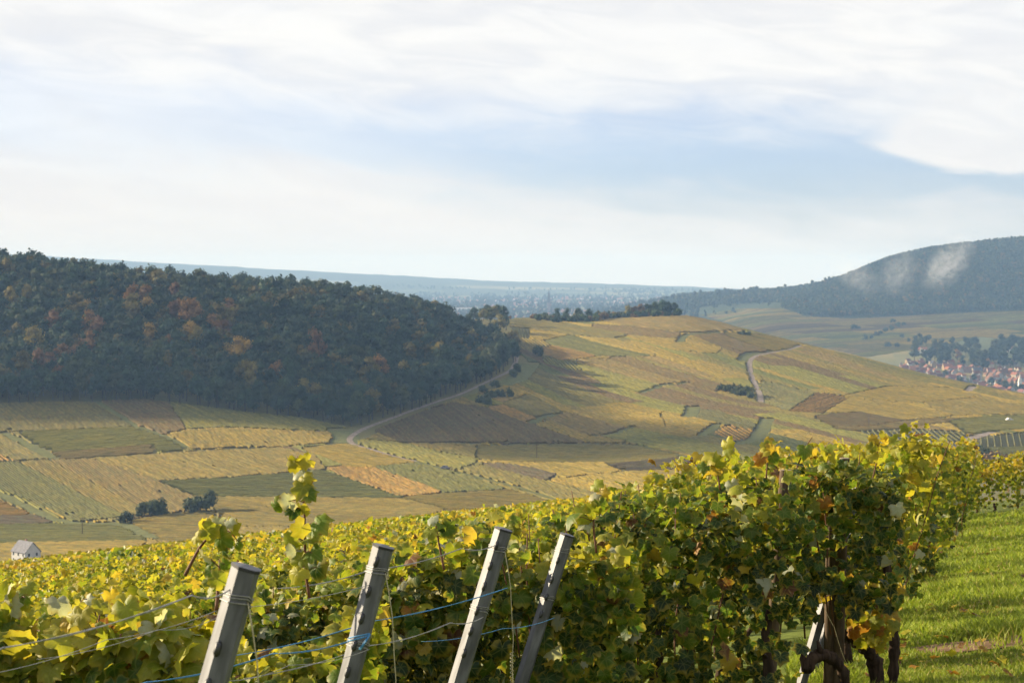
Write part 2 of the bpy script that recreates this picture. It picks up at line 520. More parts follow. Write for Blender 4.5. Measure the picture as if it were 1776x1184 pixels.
def unproject(px, py, dmin=700.0):
    """photo pixels -> first terrain point farther than dmin along each ray (vectorised)"""
    px = np.atleast_1d(np.asarray(px, float)); py = np.atleast_1d(np.asarray(py, float))
    D = _ds[_ds >= dmin]
    out = np.zeros((len(px), 3))
    for s in range(0, len(px), 2000):
        a = px[s:s + 2000, None]; b = py[s:s + 2000, None]
        x = (a - CX) / FPX * D[None]; z = -(b - HY) / FPX * D[None]
        hit = H(x, np.broadcast_to(D[None], x.shape)) >= z
        k = np.argmax(hit, 1); k = np.where(hit.any(1), k, len(D) - 1)
        d = D[k]
        out[s:s + 2000] = np.stack([x[np.arange(len(k)), k], d, z[np.arange(len(k)), k]], 1)
    out[:, 2] = H(out[:, 0], out[:, 1])
    return out


def at(px, d, dz=0.0):
    x = (px - CX) / FPX * d
    return Vector((x, d, float(H(x, d)) + dz))


def pix(px, py, d):
    return Vector(((px - CX) / FPX * d, d, -(py - HY) / FPX * d))


# terrain sheet with cover colours per region
def cover_color(X, Y):
    r = np.hypot(X, Y); px = CX + FPX * X / np.maximum(Y, 1e-3)
    px = np.where(Y > 0.5, px, np.where(X < 0, -9999, 9999))
    col = np.zeros(X.shape + (3,)); col[:] = (0.085, 0.105, 0.04)
    near = r < 90
    col[near] = (0.12, 0.15, 0.032)
    val = (r > 700) & (r < 2300)
    col[val] = (0.155, 0.14, 0.05)
    far1 = (r >= 2300) & (r < 4400); col[far1] = (0.17, 0.165, 0.07)
    n = vnoise(X, Y, 160, 21); n2 = vnoise(X * 0.6, Y, 420, 5)
    s = far1 & (n > 0.62); col[s] = (0.25, 0.20, 0.075)
    s = far1 & (n < 0.32); col[s] = (0.10, 0.115, 0.05)
    hill = (r >= 4400) & (r < 8000) & (px > 1150); col[hill] = (0.035, 0.05, 0.02)
    plain = (r >= 4000) & (px <= 1150) & (r < 13200)
    col[plain] = (0.10, 0.12, 0.06)
    s = plain & (n2 > 0.55); col[s] = (0.20, 0.19, 0.10)
    s = plain & (n2 < 0.45); col[s] = (0.045, 0.06, 0.03)
    rid = r >= 13200; col[rid] = (0.045, 0.06, 0.03)
    return col


def build_terrain():
    nt, nr = len(TH), len(RR)
    V = np.stack([GX, GY, HT], 2).reshape(-1, 3)
    i, j = np.meshgrid(np.arange(nt - 1), np.arange(nr - 1), indexing='ij')
    a = i * nr + j
    F = np.stack([a, a + nr, a + nr + 1, a + 1], 2).reshape(-1, 4)
    F = F[:, ::-1]
    # cap below the viewer
    V = np.concatenate([V, [[0, 0, -1.5]]]); c = len(V) - 1
    i = np.arange(nt - 1)
    T = np.stack([np.full(nt - 1, c), (i + 1) * nr, i * nr], 1)
    col = cover_color(V[:, 0], V[:, 1])
    me = mk_mesh('terrain', V, [F, T[:, ::-1]], M_ground, col, smooth=True)
    obj('terrain', me, label='rolling hills and plain under vineyards, forest and villages', kind='structure')


build_terrain()

# ------------------------------------------------------------------ tracks and verges
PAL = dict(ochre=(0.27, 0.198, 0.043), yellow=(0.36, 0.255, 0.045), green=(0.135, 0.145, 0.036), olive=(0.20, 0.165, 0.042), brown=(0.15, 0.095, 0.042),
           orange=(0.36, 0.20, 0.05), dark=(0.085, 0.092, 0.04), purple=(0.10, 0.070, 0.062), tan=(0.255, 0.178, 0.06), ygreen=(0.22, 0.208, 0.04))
# (name, label, width m, lift, material, pixel polyline)
TRACKS = [
    ('dirt_track', 'pale dirt track curving along the foot of the forest', 3.6, 0.30, 'track',
     [(897, 618), (893, 632), (882, 645), (850, 661), (800, 684), (760, 697), (712, 714), (660, 733), (628, 746), (610, 757), (606, 766), (616, 773), (640, 781), (690, 795), (720, 802)]),
    ('grass_path', 'worn grassy track running on below the dirt track bend', 4.0, 0.25, 'verge', [(716, 801), (760, 812), (830, 830), (905, 850), (975, 872)]),
    ('hill_road', 'narrow grey road winding up the vineyard slope past a shrub belt', 4.0, 0.30, 'track',
     [(1392, 600), (1370, 607), (1335, 613), (1311, 619), (1301, 628), (1302, 645), (1309, 665), (1318, 684), (1320, 699)]),
    ('valley_road', 'pale road bending down to the bushes behind the vine rows', 7.0, 0.30, 'track',
     [(1725, 751), (1700, 757), (1680, 764), (1668, 774), (1668, 786), (1676, 800), (1690, 815)]),
    ('spur_road', 'short pale road crossing the slope edge above the village', 6.0, 0.30, 'track', [(1688, 671), (1685, 675), (1679, 679)]),
    ('grass_path', 'green grass path crossing the foot of the vineyard hill', 4.0, 0.20, 'verge', [(790, 770), (860, 774), (950, 773), (1040, 772), (1105, 774), (1130, 780), (1210, 800)]),
    ('grass_path', 'grassy path bordering the lowest plots beside the white house', 7.0, 0.20, 'verge', [(-30, 850), (0, 862), (50, 885), (90, 902), (125, 910), (170, 911), (212, 912), (262, 936)]),
    ('grass_path', 'short green strip below the forest corner by the track bend', 16.0, 0.16, 'verge', [(588, 748), (600, 757), (596, 770)]),
    ('grass_path', 'green wedge of grass beside the shrubs by the upper track', 16.0, 0.2, 'verge', [(918, 632), (908, 645), (895, 658), (870, 668)]),
    ('grass_path', 'crooked green strip between brown plots on the lower hill', 5.0, 0.2, 'verge', [(922, 734), (945, 724), (972, 720)]),
    ('grass_path', 'green headland strip below the reddish triangular plot', 5.0, 0.2, 'verge', [(1030, 757), (1065, 754), (1085, 747), (1098, 742)]),
    ('grass_path', 'angular green headland under the striped plot on the hill', 5.0, 0.2, 'verge', [(1112, 682), (1135, 676), (1150, 669), (1190, 665)]),
    ('grass_path', 'small bright grass patch above the dark fallow plot', 9.0, 0.2, 'verge', [(1204, 707), (1200, 718), (1196, 724)]),
    ('grass_path', 'pale grass strip at the end of the orange striped plot', 9.0, 0.2, 'verge', [(1332, 728), (1326, 742), (1318, 755), (1306, 766), (1280, 772)]),
    ('grass_path', 'grass strip between the yellow and orange plots mid hill', 6.0, 0.2, 'verge', [(1244, 738), (1232, 748), (1215, 758)]),
    ('grass_path', 'fine green path along the upper slope towards the hill road', 6.0, 0.2, 'verge', [(1180, 594), (1190, 583), (1230, 579), (1280, 576)]),
    ('grass_path', 'green bank beside the bend of the hill road', 10.0, 0.15, 'verge', [(1290, 626), (1297, 617), (1310, 613)]),
    ('grass_path', 'green roadside strip next to the valley road bend', 8.0, 0.15, 'verge', [(1686, 772), (1682, 784), (1690, 800)]),
    ('grass_path', 'narrow grassy lane dividing the sunlit plots below the forest', 4.5, 0.2, 'verge', [(168, 699), (205, 722), (236, 741), (280, 757), (322, 778)]),
    ('grass_path', 'grass lane slanting down between the dull plots by the valley edge', 7.0, 0.2, 'verge', [(5, 753), (45, 772), (88, 796)]),
]
TRACK_PIX = []


def catmull(P, n):
    P = np.asarray(P, float); Q = np.vstack([2 * P[0] - P[1], P, 2 * P[-1] - P[-2]])
    out = []
    for i in range(1, len(Q) - 2):
        for s in np.linspace(0, 1, n, endpoint=False):
            a, b, c, d = Q[i - 1], Q[i], Q[i + 1], Q[i + 2]
            out.append(0.5 * (2 * b + (c - a) * s + (2 * a - 5 * b + 4 * c - d) * s * s + (3 * b - a - 3 * c + d) * s ** 3))
    out.append(P[-1])
    return np.array(out)


def ribbon(name, label, width, lift, mat, pl):
    w = unproject([p[0] for p in pl], [p[1] for p in pl])
    c = catmull(w[:, :2], 8)
    # even resampling keeps the ribbon smooth
    L = np.concatenate([[0], np.cumsum(np.hypot(*np.diff(c, axis=0).T))])
    s = np.linspace(0, L[-1], max(int(L[-1] / 6), 8))
    c = np.stack([np.interp(s, L, c[:, 0]), np.interp(s, L, c[:, 1])], 1)
    tg = np.gradient(c, axis=0); tg /= np.linalg.norm(tg, axis=1)[:, None] + 1e-9
    nn = np.stack([-tg[:, 1], tg[:, 0]], 1)
    ww = width * (1 + 0.15 * (vnoise(c[:, 0], c[:, 1], 25, 4) - 0.5))[:, None]
    cols = [c + nn * ww * k for k in (-0.5, -0.25, 0, 0.25, 0.5)]
    V = np.concatenate([np.column_stack([p, H(p[:, 0], p[:, 1]) + lift]) for p in cols])
    n = len(c); i = np.arange(n - 1)
    F = np.concatenate([np.stack([k * n + i, k * n + i + 1, (k + 1) * n + i + 1, (k + 1) * n + i], 1) for k in range(4)])
    me = mk_mesh(name, V, F, mat, smooth=True)
    obj(name, me, label=label, kind='structure')
    for p in c:
        z = float(H(p[0], p[1])); TRACK_PIX.append((CX + FPX * p[0] / p[1], HY - FPX * z / p[1], FPX * width * 0.45 / p[1]))


for nm, lb, w_, lf, mt, pl in TRACKS:
    ribbon(nm, lb, w_, lf, M_track if mt == 'track' else M_verge, pl)

# ------------------------------------------------------------------ vineyard plots (rows are real ridges of foliage on the terrain)
# colour, row direction in the picture (dx, dy), row spacing m, label, outline
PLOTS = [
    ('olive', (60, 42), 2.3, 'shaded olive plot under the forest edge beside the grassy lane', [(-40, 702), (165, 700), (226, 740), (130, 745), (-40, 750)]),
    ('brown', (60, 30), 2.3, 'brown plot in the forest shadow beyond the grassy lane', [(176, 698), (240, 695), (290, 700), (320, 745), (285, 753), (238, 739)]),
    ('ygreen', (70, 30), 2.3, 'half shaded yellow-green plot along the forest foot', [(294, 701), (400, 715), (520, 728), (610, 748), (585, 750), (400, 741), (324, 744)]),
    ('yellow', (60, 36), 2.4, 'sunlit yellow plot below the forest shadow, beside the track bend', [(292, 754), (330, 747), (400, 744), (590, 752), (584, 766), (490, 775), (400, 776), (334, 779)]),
    ('ygreen', (80, -6), 2.3, 'bright yellow-green plot with lengthwise rows near the grassy lane', [(36, 753), (140, 748), (230, 744), (275, 758), (318, 779), (275, 783), (262, 772), (95, 785), (66, 773)]),
    ('tan', (80, -6), 2.3, 'thin reddish brown strip below the bright yellow-green plot', [(92, 787), (258, 774), (266, 785), (96, 796)]),
    ('olive', (50, 30), 2.3, 'small dull olive plot between the two slanting grass lanes', [(-40, 756), (8, 757), (80, 796), (22, 799), (-40, 772)]),
    ('orange', (30, 22), 3.2, 'little orange striped plot at the picture edge', [(-40, 776), (18, 799), (-40, 803)]),
    ('green', (60, 40), 2.3, 'wide green-ochre strip of the big lower field by the path', [(-40, 806), (30, 804), (210, 896), (130, 906), (60, 872), (-40, 832)]),
    ('ochre', (60, 40), 2.3, 'ochre strip in the middle of the big lower field', [(32, 804), (84, 801), (262, 893), (214, 897)]),
    ('tan', (60, 40), 2.3, 'tan strip of the big lower field beside the dark bushes', [(86, 801), (160, 799), (262, 832), (345, 872), (340, 884), (265, 893)]),
    ('ochre', (80, 30), 2.3, 'long ochre plot above the dark green plot', [(164, 798), (330, 787), (480, 780), (545, 795), (560, 814), (400, 829), (274, 836)]),
    ('green', (90, 4), 2.6, 'dark green plot with lengthwise rows above the tall shoot', [(278, 838), (400, 832), (560, 820), (640, 845), (700, 866), (560, 864), (380, 862), (330, 858)]),
    ('ochre', (90, 8), 2.8, 'ochre plot with lengthwise rows behind the dark shrubs at the crest', [(345, 864), (560, 867), (705, 869), (770, 886), (700, 912), (400, 915), (370, 880)]),
    ('ochre', (90, 4), 3.0, 'yellow-brown striped plot below the valley bushes', [(228, 906), (340, 890), (374, 900), (360, 945), (270, 938)]),
    ('green', (90, 0), 2.3, 'green plot behind the small white house', [(-40, 914), (120, 914), (210, 917), (250, 940), (-40, 945)]),
    ('yellow', (90, 4), 2.3, 'yellow band beside the small white house', [(-40, 946), (250, 941), (240, 955), (-40, 990)]),
    ('orange', (90, 4), 2.3, 'orange sliver above the purple-brown sliver by the path', [(-40, 873), (4, 877), (48, 895), (-40, 896)]),
    ('purple', (90, 4), 2.3, 'purple-brown sliver of plot beside the grassy path', [(-40, 898), (54, 898), (84, 908), (-40, 912)]),
    ('yellow', (90, 14), 2.4, 'yellow plot tucked inside the bend of the dirt track', [(528, 781), (598, 772), (650, 789), (716, 803), (640, 811), (604, 811), (576, 797)]),
    ('orange', (60, 28), 2.3, 'orange-tan plot below the track bend', [(568, 814), (642, 813), (700, 832), (764, 855), (692, 862), (624, 838)]),
    ('green', (60, 28), 2.3, 'green plot below the dirt track with the parked pickup', [(650, 812), (718, 805), (790, 824), (872, 850), (770, 856), (704, 830)]),
    ('ygreen', (60, 24), 2.4, 'yellow-green plot just above the dirt track', [(622, 766), (690, 771), (770, 790), (830, 800), (800, 814), (760, 808), (690, 790), (640, 777)]),
    ('ochre', (90, 2), 3.0, 'ochre plot with lengthwise rows by the near end of the track', [(704, 866), (800, 858), (880, 853), (962, 876), (905, 892), (780, 888)]),
    ('brown', (40, 30), 2.3, 'brown plot above the grass path below the forest', [(652, 748), (720, 722), (790, 702), (850, 735), (880, 767), (700, 768)]),
    ('olive', (90, 4), 2.3, 'shaded green-brown plot under the grass path', [(830, 778), (950, 776), (1100, 777), (1180, 793), (1060, 804), (920, 803), (830, 796)]),
    ('yellow', (90, 18), 2.3, 'yellow plot in the sunlit lower valley', [(800, 800), (920, 805), (1040, 804), (1078, 819), (985, 830), (940, 816), (870, 804)]),
    ('purple', (80, 24), 2.3, 'grey-brown plot sunk between yellow and olive plots', [(842, 808), (900, 808), (962, 824), (945, 833), (905, 826)]),
    ('olive', (70, 28), 2.3, 'olive plot running down to the close vine tops', [(800, 812), (842, 811), (935, 836), (1034, 858), (1000, 872), (900, 846)]),
    ('yellow', (80, 20), 2.3, 'broad yellow plot behind the vine tops', [(958, 834), (1080, 821), (1165, 832), (1130, 852), (1044, 858)]),
    ('purple', (80, -4), 2.6, 'purple-brown fallow plot in the valley bottom', [(1052, 810), (1220, 795), (1290, 800), (1260, 812), (1090, 819)]),
    ('ochre', (80, 10), 2.3, 'ochre plot below the purple-brown fallow plot', [(1095, 821), (1260, 814), (1300, 822), (1180, 838)]),
    ('orange', (60, 26), 2.3, 'orange strip beside the hedge at the lower hill', [(850, 709), (872, 706), (936, 730), (916, 736)]),
    ('olive', (60, 26), 2.3, 'olive-brown plot above the orange strip', [(876, 702), (918, 688), (972, 717), (940, 728)]),
    ('brown', (60, 34), 2.3, 'large brown plot beneath the orange strip', [(796, 704), (848, 711), (918, 738), (1012, 768), (884, 769), (852, 732)]),
    ('tan', (70, 24), 2.3, 'reddish triangular plot between two green strips', [(955, 730), (978, 718), (1040, 734), (1086, 745), (1064, 753), (1020, 757)]),
    ('yellow', (70, 34), 2.3, 'thin yellow edge strip below the reddish triangular plot', [(934, 739), (952, 733), (1018, 760), (1086, 768), (1016, 768)]),
    ('olive', (60, 14), 2.3, 'olive plot at the bare saddle of the hill', [(888, 558), (920, 550), (1000, 568), (1088, 580), (1060, 587), (986, 581), (918, 569)]),
    ('dark', (4, 16), 3.6, 'small dark plot with upright rows below the saddle', [(886, 570), (916, 573), (916, 587), (886, 581)]),
    ('yellow', (60, 14), 2.2, 'brightest yellow plot below the saddle', [(920, 571), (982, 581), (946, 590), (919, 586)]),
    ('ochre', (40, 30), 4.0, 'ochre striped plot above the lone dark bush', [(882, 585), (940, 593), (954, 600), (926, 608), (892, 600)]),
    ('green', (80, 20), 2.3, 'long green plot in the upper hill', [(948, 592), (990, 584), (1052, 600), (1126, 617), (1030, 616), (964, 600)]),
    ('yellow', (80, 22), 2.3, 'narrow golden strip above the long green plot', [(1000, 583), (1060, 590), (1136, 617), (1066, 605)]),
    ('orange', (60, 12), 2.3, 'golden plot beside the lone dark bush', [(942, 604), (958, 601), (1014, 612), (1030, 617), (976, 623), (946, 614)]),
    ('ygreen', (18, 14), 4.0, 'narrow plot of short pale rows below the lone dark bush', [(944, 622), (996, 632), (1010, 641), (990, 641), (950, 630)]),
    ('tan', (80, 16), 2.3, 'reddish ochre plot along the hilltop hedge', [(1042, 554), (1090, 547), (1180, 549), (1250, 563), (1290, 576), (1180, 576), (1100, 566)]),
    ('yellow', (80, 20), 2.3, 'pale yellow strip on the upper hill shoulder', [(1088, 583), (1172, 588), (1250, 606), (1240, 612), (1170, 606)]),
    ('brown', (80, 18), 2.3, 'brown strip under the hilltop hedge', [(1030, 566), (1100, 569), (1178, 580), (1178, 590), (1096, 582)]),
    ('brown', (70, 20), 2.3, 'dark brown tapering plot above the road bend', [(1206, 581), (1246, 582), (1330, 608), (1305, 611), (1250, 598)]),
    ('yellow', (70, 14), 2.3, 'yellow-olive plot above the road near the slope edge', [(1258, 578), (1330, 585), (1384, 600), (1340, 609), (1304, 598)]),
    ('brown', (80, 24), 2.3, 'long narrow brown strip crossing the hill', [(1062, 623), (1082, 622), (1180, 650), (1256, 672), (1240, 678), (1150, 654)]),
    ('tan', (80, 24), 2.3, 'wide reddish tan plot below the long brown strip', [(1004, 626), (1056, 626), (1150, 656), (1194, 664), (1150, 668), (1070, 648)]),
    ('ygreen', (80, 24), 2.3, 'green-yellow plot above the angular headland', [(1000, 634), (1066, 650), (1146, 670), (1110, 681), (1060, 672)]),
    ('dark', (80, 22), 2.2, 'dark fallow plot next to the bright grass patch', [(1208, 713), (1240, 716), (1320, 742), (1312, 748), (1204, 724)]),
    ('yellow', (70, 20), 2.3, 'yellow tapered plot below the dark fallow plot', [(1150, 718), (1196, 726), (1242, 737), (1212, 752), (1160, 740)]),
    ('orange', (34, 20), 4.0, 'orange striped plot between grass strips', [(1268, 739), (1316, 750), (1294, 768), (1242, 754)]),
    ('dark', (60, 22), 3.6, 'dark green plot with clear stripes beside the hill road', [(1324, 664), (1414, 683), (1370, 712), (1328, 699)]),
    ('orange', (50, -14), 4.0, 'orange striped plot beside the dark green plot', [(1417, 684), (1470, 691), (1430, 716), (1373, 713)]),
    ('yellow', (90, 16), 2.3, 'golden plot above the brown wedge', [(1432, 716), (1474, 692), (1560, 702), (1650, 722), (1560, 729), (1490, 715)]),
    ('brown', (80, 10), 2.3, 'brown wedge plot on the lower hill', [(1420, 726), (1490, 717), (1562, 729), (1500, 742), (1450, 740)]),
    ('tan', (90, 2), 2.3, 'pinkish tan band below the brown wedge', [(1450, 743), (1510, 743), (1600, 730), (1660, 730), (1560, 742), (1490, 748)]),
    ('dark', (16, 14), 4.6, 'grey-green plot with steep stripes by the valley road', [(1494, 750), (1590, 748), (1674, 753), (1656, 776), (1560, 764)]),
    ('yellow', (80, 14), 2.3, 'bright yellow plot below the shrub line near the village', [(1466, 690), (1540, 674), (1650, 676), (1690, 690), (1600, 698)]),
    ('ochre', (80, 14), 2.3, 'ochre plot reaching towards the village slope', [(1606, 700), (1692, 692), (1800, 712), (1800, 718), (1650, 720)]),
    ('ygreen', (80, 4), 2.3, 'green band above the valley road', [(1650, 731), (1800, 722), (1800, 742), (1735, 746), (1680, 752)]),
    ('dark', (4, 20), 5.0, 'plot with upright pale rows beside the valley road', [(1700, 762), (1800, 752), (1800, 774), (1704, 778)]),
    ('green', (80, -4), 2.3, 'green plot behind the bushes of the valley road', [(1716, 781), (1800, 777), (1800, 806), (1700, 806)]),
]
YS = 3
GX0, GY0, GW, GHH = -60, 535, 1880, 460 * YS
LAB = np.full((GHH, GW), -1, np.int32)
_yy, _xx = np.mgrid[0:GHH, 0:GW]
_xx = _xx + GX0; _yy = _yy / YS + GY0


def poly_mask(poly):
    P = np.asarray(poly, float)
    x0, x1 = int(max(P[:, 0].min() - GX0, 0)), int(min(P[:, 0].max() - GX0 + 2, GW))
    y0, y1 = int(max((P[:, 1].min() - GY0) * YS, 0)), int(min((P[:, 1].max() - GY0 + 2) * YS, GHH))
    sx = _xx[y0:y1, x0:x1] + 1.0 * (vnoise(_xx[y0:y1, x0:x1], _yy[y0:y1, x0:x1] * 3, 18, 2) - 0.5); sy = _yy[y0:y1, x0:x1]
    ins = np.zeros(sx.shape, bool)
    j = len(P) - 1
    for i in range(len(P)):
        c = ((P[i, 1] > sy) != (P[j, 1] > sy)) & (sx < (P[j, 0] - P[i, 0]) * (sy - P[i, 1]) / (P[j, 1] - P[i, 1] + 1e-12) + P[i, 0])
        ins ^= c; j = i
    return (slice(y0, y1), slice(x0, x1)), ins


for k, pdef in enumerate(PLOTS):
    sl_, ins = poly_mask(pdef[4])
    sub = LAB[sl_]; sub[ins & (sub < 0)] = k
for it in range(7):
    for dy, dx in ((1, 0), (-1, 0)) + (((0, 1), (0, -1)) if it < 3 else ()):
        sh = np.roll(np.roll(LAB, dy, 0), dx, 1)
        LAB = np.where((LAB < 0) & (sh >= 0), sh, LAB)
# the rest of the slope: long strips following the slope's grain
hill_side = [(655, 750), (720, 716), (800, 690), (870, 672), (905, 650), (915, 625), (885, 600), (884, 560), (930, 548), (1040, 550), (1190, 546), (1300, 574), (1400, 600), (1500, 622), (1600, 650), (1800, 690), (1800, 810), (1500, 800), (1300, 830), (1100, 880), (960, 880), (620, 770)]
low_side = [(-50, 703), (250, 698), (400, 716), (520, 730), (600, 750), (640, 770), (960, 880), (900, 930), (700, 940), (400, 940), (-50, 985)]
far_side = [(1215, 547), (1290, 533), (1350, 531), (1400, 549), (1480, 553), (1560, 549), (1700, 541), (1815, 539), (1815, 598), (1700, 584), (1640, 598), (1590, 606), (1500, 620), (1420, 602), (1300, 574)]
SLOPES = [(1000, hill_side, [(1000, 590), (1300, 690)], 700, 2.3, 'hill'), (2000, low_side, [(100, 790), (260, 880)], 700, 2.3, 'low'), (3000, far_side, [(1450, 570), (1700, 556)], 2700, 6.0, 'far')]
names_c = ['ochre', 'olive', 'yellow', 'ygreen', 'tan', 'ochre', 'olive', 'ochre', 'brown', 'ygreen', 'yellow', 'green']
for key_, poly, _, _, _, _ in SLOPES:
    sl_, ins = poly_mask(poly)
    sub = LAB[sl_]; sub[ins & (sub < 0)] = key_
for (tx, ty, tw) in TRACK_PIX:
    xi, yi = int(round(tx)) - GX0, int(round((ty - GY0) * YS))
    w = int(math.ceil(tw)) + 1; hgt = max(1, int(round(tw * 0.14 * YS)))
    LAB[max(yi - hgt, 0):yi + hgt + 1, max(xi - w, 0):xi + w + 1] = -1


def rows_for(lab, col, rdir, spacing, pts, cen_px, dmin0=700, strips=False):
    """build the vine rows of one plot -> V, F, colours"""
    dmin, dmax = pts[:, 1].min() - 25, pts[:, 1].max() + 25
    if strips:
        c0 = unproject([q[0] for q in rdir], [q[1] for q in rdir], dmin0)
    else:
        c0 = unproject([cen_px[0] - rdir[0] * 0.2, cen_px[0] + rdir[0] * 0.2], [cen_px[1] - rdir[1] * 0.2, cen_px[1] + rdir[1] * 0.2], dmin0)
    dv = c0[1, :2] - c0[0, :2]
    if np.hypot(*dv) < 1: dv = np.array([1.0, 0])
    dv /= np.hypot(*dv); nv = np.array([-dv[1], dv[0]])
    a = pts[:, :2] @ dv; b = pts[:, :2] @ nv
    spacing = spacing * (0.66 if spacing < 3 else 0.8)
    lb = np.arange(b.min() - 6, b.max() + 6, spacing)
    la = np.arange(a.min() - 10, a.max() + 10, 3.6)
    if dmin0 > 2000 or (not strips and len(lb) * len(la) > 400000): la = np.arange(a.min() - 10, a.max() + 10, 9)
    A, B = np.meshgrid(la, lb)
    A = A + rng.uniform(-0.6, 0.6, A.shape); B = B + rng.normal(0, 0.05, B.shape)
    X = A * dv[0] + B * nv[0]; Y = A * dv[1] + B * nv[1]
    ok = (Y > dmin) & (Y < dmax)
    Z = H(X, np.maximum(Y, 1))
    Ys = np.maximum(Y, 1)
    xi = np.round(CX + FPX * X / Ys).astype(int) - GX0; yi = np.round((HY - FPX * Z / Ys - GY0) * YS).astype(int)
    ok &= (xi >= 0) & (xi < GW) & (yi >= 0) & (yi < GHH)
    ok &= LAB[np.clip(yi, 0, GHH - 1), np.clip(xi, 0, GW - 1)] == lab
    ok &= rng.uniform(size=ok.shape) > 0.002
    seg = ok[:, :-1] & ok[:, 1:]
    if seg.sum() < 6: return None
    hgt = 1.2 + rng.uniform(-0.2, 0.2, X.shape); hw = (0.44 if spacing < 2.4 else 0.5) + rng.uniform(-0.10, 0.10, X.shape)
    idx = -np.ones(X.shape, int); use = np.zeros(X.shape, bool); use[:, :-1] |= seg; use[:, 1:] |= seg
    idx[use] = np.arange(use.sum())
    x, y, z, h, w = X[use], Y[use], Z[use], hgt[use], hw[use]
    def P(o, up): return np.stack([x + nv[0] * o, y + nv[1] * o, z + up], 1)
    n = len(x)
    V = np.concatenate([P(-w, 0.15 + 0 * h), P(-w * 0.8, h * 0.92), P(w * 0.8, h), P(w, 0.15 + 0 * h)])
    i0 = idx[:, :-1][seg]; i1 = idx[:, 1:][seg]
    F = np.concatenate([np.stack([k * n + i0, k * n + i1, (k + 1) * n + i1, (k + 1) * n + i0], 1) for k in range(3)])
    if strips:
        # neighbouring rows share an owner: bands of rows, broken along their length, softly mixed
        ids, cur = [], 0
        while len(ids) < X.shape[0]:
            ids += [cur] * rng.randint(5, 15); cur += 1
        ids = np.array(ids[:X.shape[0]])
        offs = rng.uniform(0, 260, cur + 1); lens = rng.uniform(130, 330, cur + 1)
        cut = np.floor((A + offs[ids][:, None]) / lens[ids][:, None]).astype(int)
        cid = ((ids[:, None] * 131 + cut * 57) * 2654435761 % 4294967296 % len(names_c)).astype(int)
        pc = np.array([PAL[k] for k in names_c])
        mean = np.array((0.24, 0.18, 0.043))
        base = (0.12 * mean + 0.88 * pc[cid])[use]
    else:
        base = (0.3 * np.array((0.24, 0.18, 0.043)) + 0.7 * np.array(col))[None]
    lv = 0.78 + 0.44 * rng.uniform(size=n)
    line = rng.uniform(0.82, 1.18, X.shape[0])
    lv = lv * (np.broadcast_to(line[:, None], X.shape)[use])
    cc = base * lv[:, None]
    gr = rng.uniform(size=n) ** 2.5
    cc = cc * (1 - 0.45 * gr[:, None]) + np.array((0.11, 0.14, 0.04))[None] * 0.45 * gr[:, None]
    return V, F, np.tile(cc, (4, 1))


_sy, _sx = np.mgrid[0:GHH:5, 0:GW:3]
_lab = LAB[_sy, _sx]
_sel = _lab >= 0
_pts = unproject((_sx[_sel] + GX0).astype(float), _sy[_sel] / YS + GY0)
_far = _lab[_sel] == 3000
_pts[_far] = unproject((_sx[_sel] + GX0).astype(float)[_far], (_sy[_sel] / YS + GY0)[_far], 2700)
_px = _sx[_sel] + GX0; _py = _sy[_sel] / YS + GY0; _ll = _lab[_sel]
auto_bits = {}
for lab in np.unique(_ll):
    m_ = _ll == lab
    if m_.sum() < 4: continue
    pts = _pts[m_]; cen = (float(_px[m_].mean()), float(_py[m_].mean()))
    if lab < 1000:
        cname, rd, spc, lbl, _ = PLOTS[lab]
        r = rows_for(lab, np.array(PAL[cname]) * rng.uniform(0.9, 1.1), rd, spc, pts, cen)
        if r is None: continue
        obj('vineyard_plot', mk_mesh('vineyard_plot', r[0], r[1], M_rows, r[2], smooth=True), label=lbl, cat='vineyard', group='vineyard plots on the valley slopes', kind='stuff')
    else:
        _, _, rd, dm, spc, side = SLOPES[lab // 1000 - 1]
        r = rows_for(lab, None, rd, spc, pts, cen, dm, True)
        obj('vineyard_strips', mk_mesh('vineyard_strips', r[0], r[1], M_rows, r[2], smooth=True), cat='vineyard', kind='stuff',
            label={'hill': 'narrow ochre and green vine strips covering the vineyard hill', 'low': 'remaining vine strips of the valley below the forest', 'far': 'hazy vine strips on the slope behind the village'}[side])

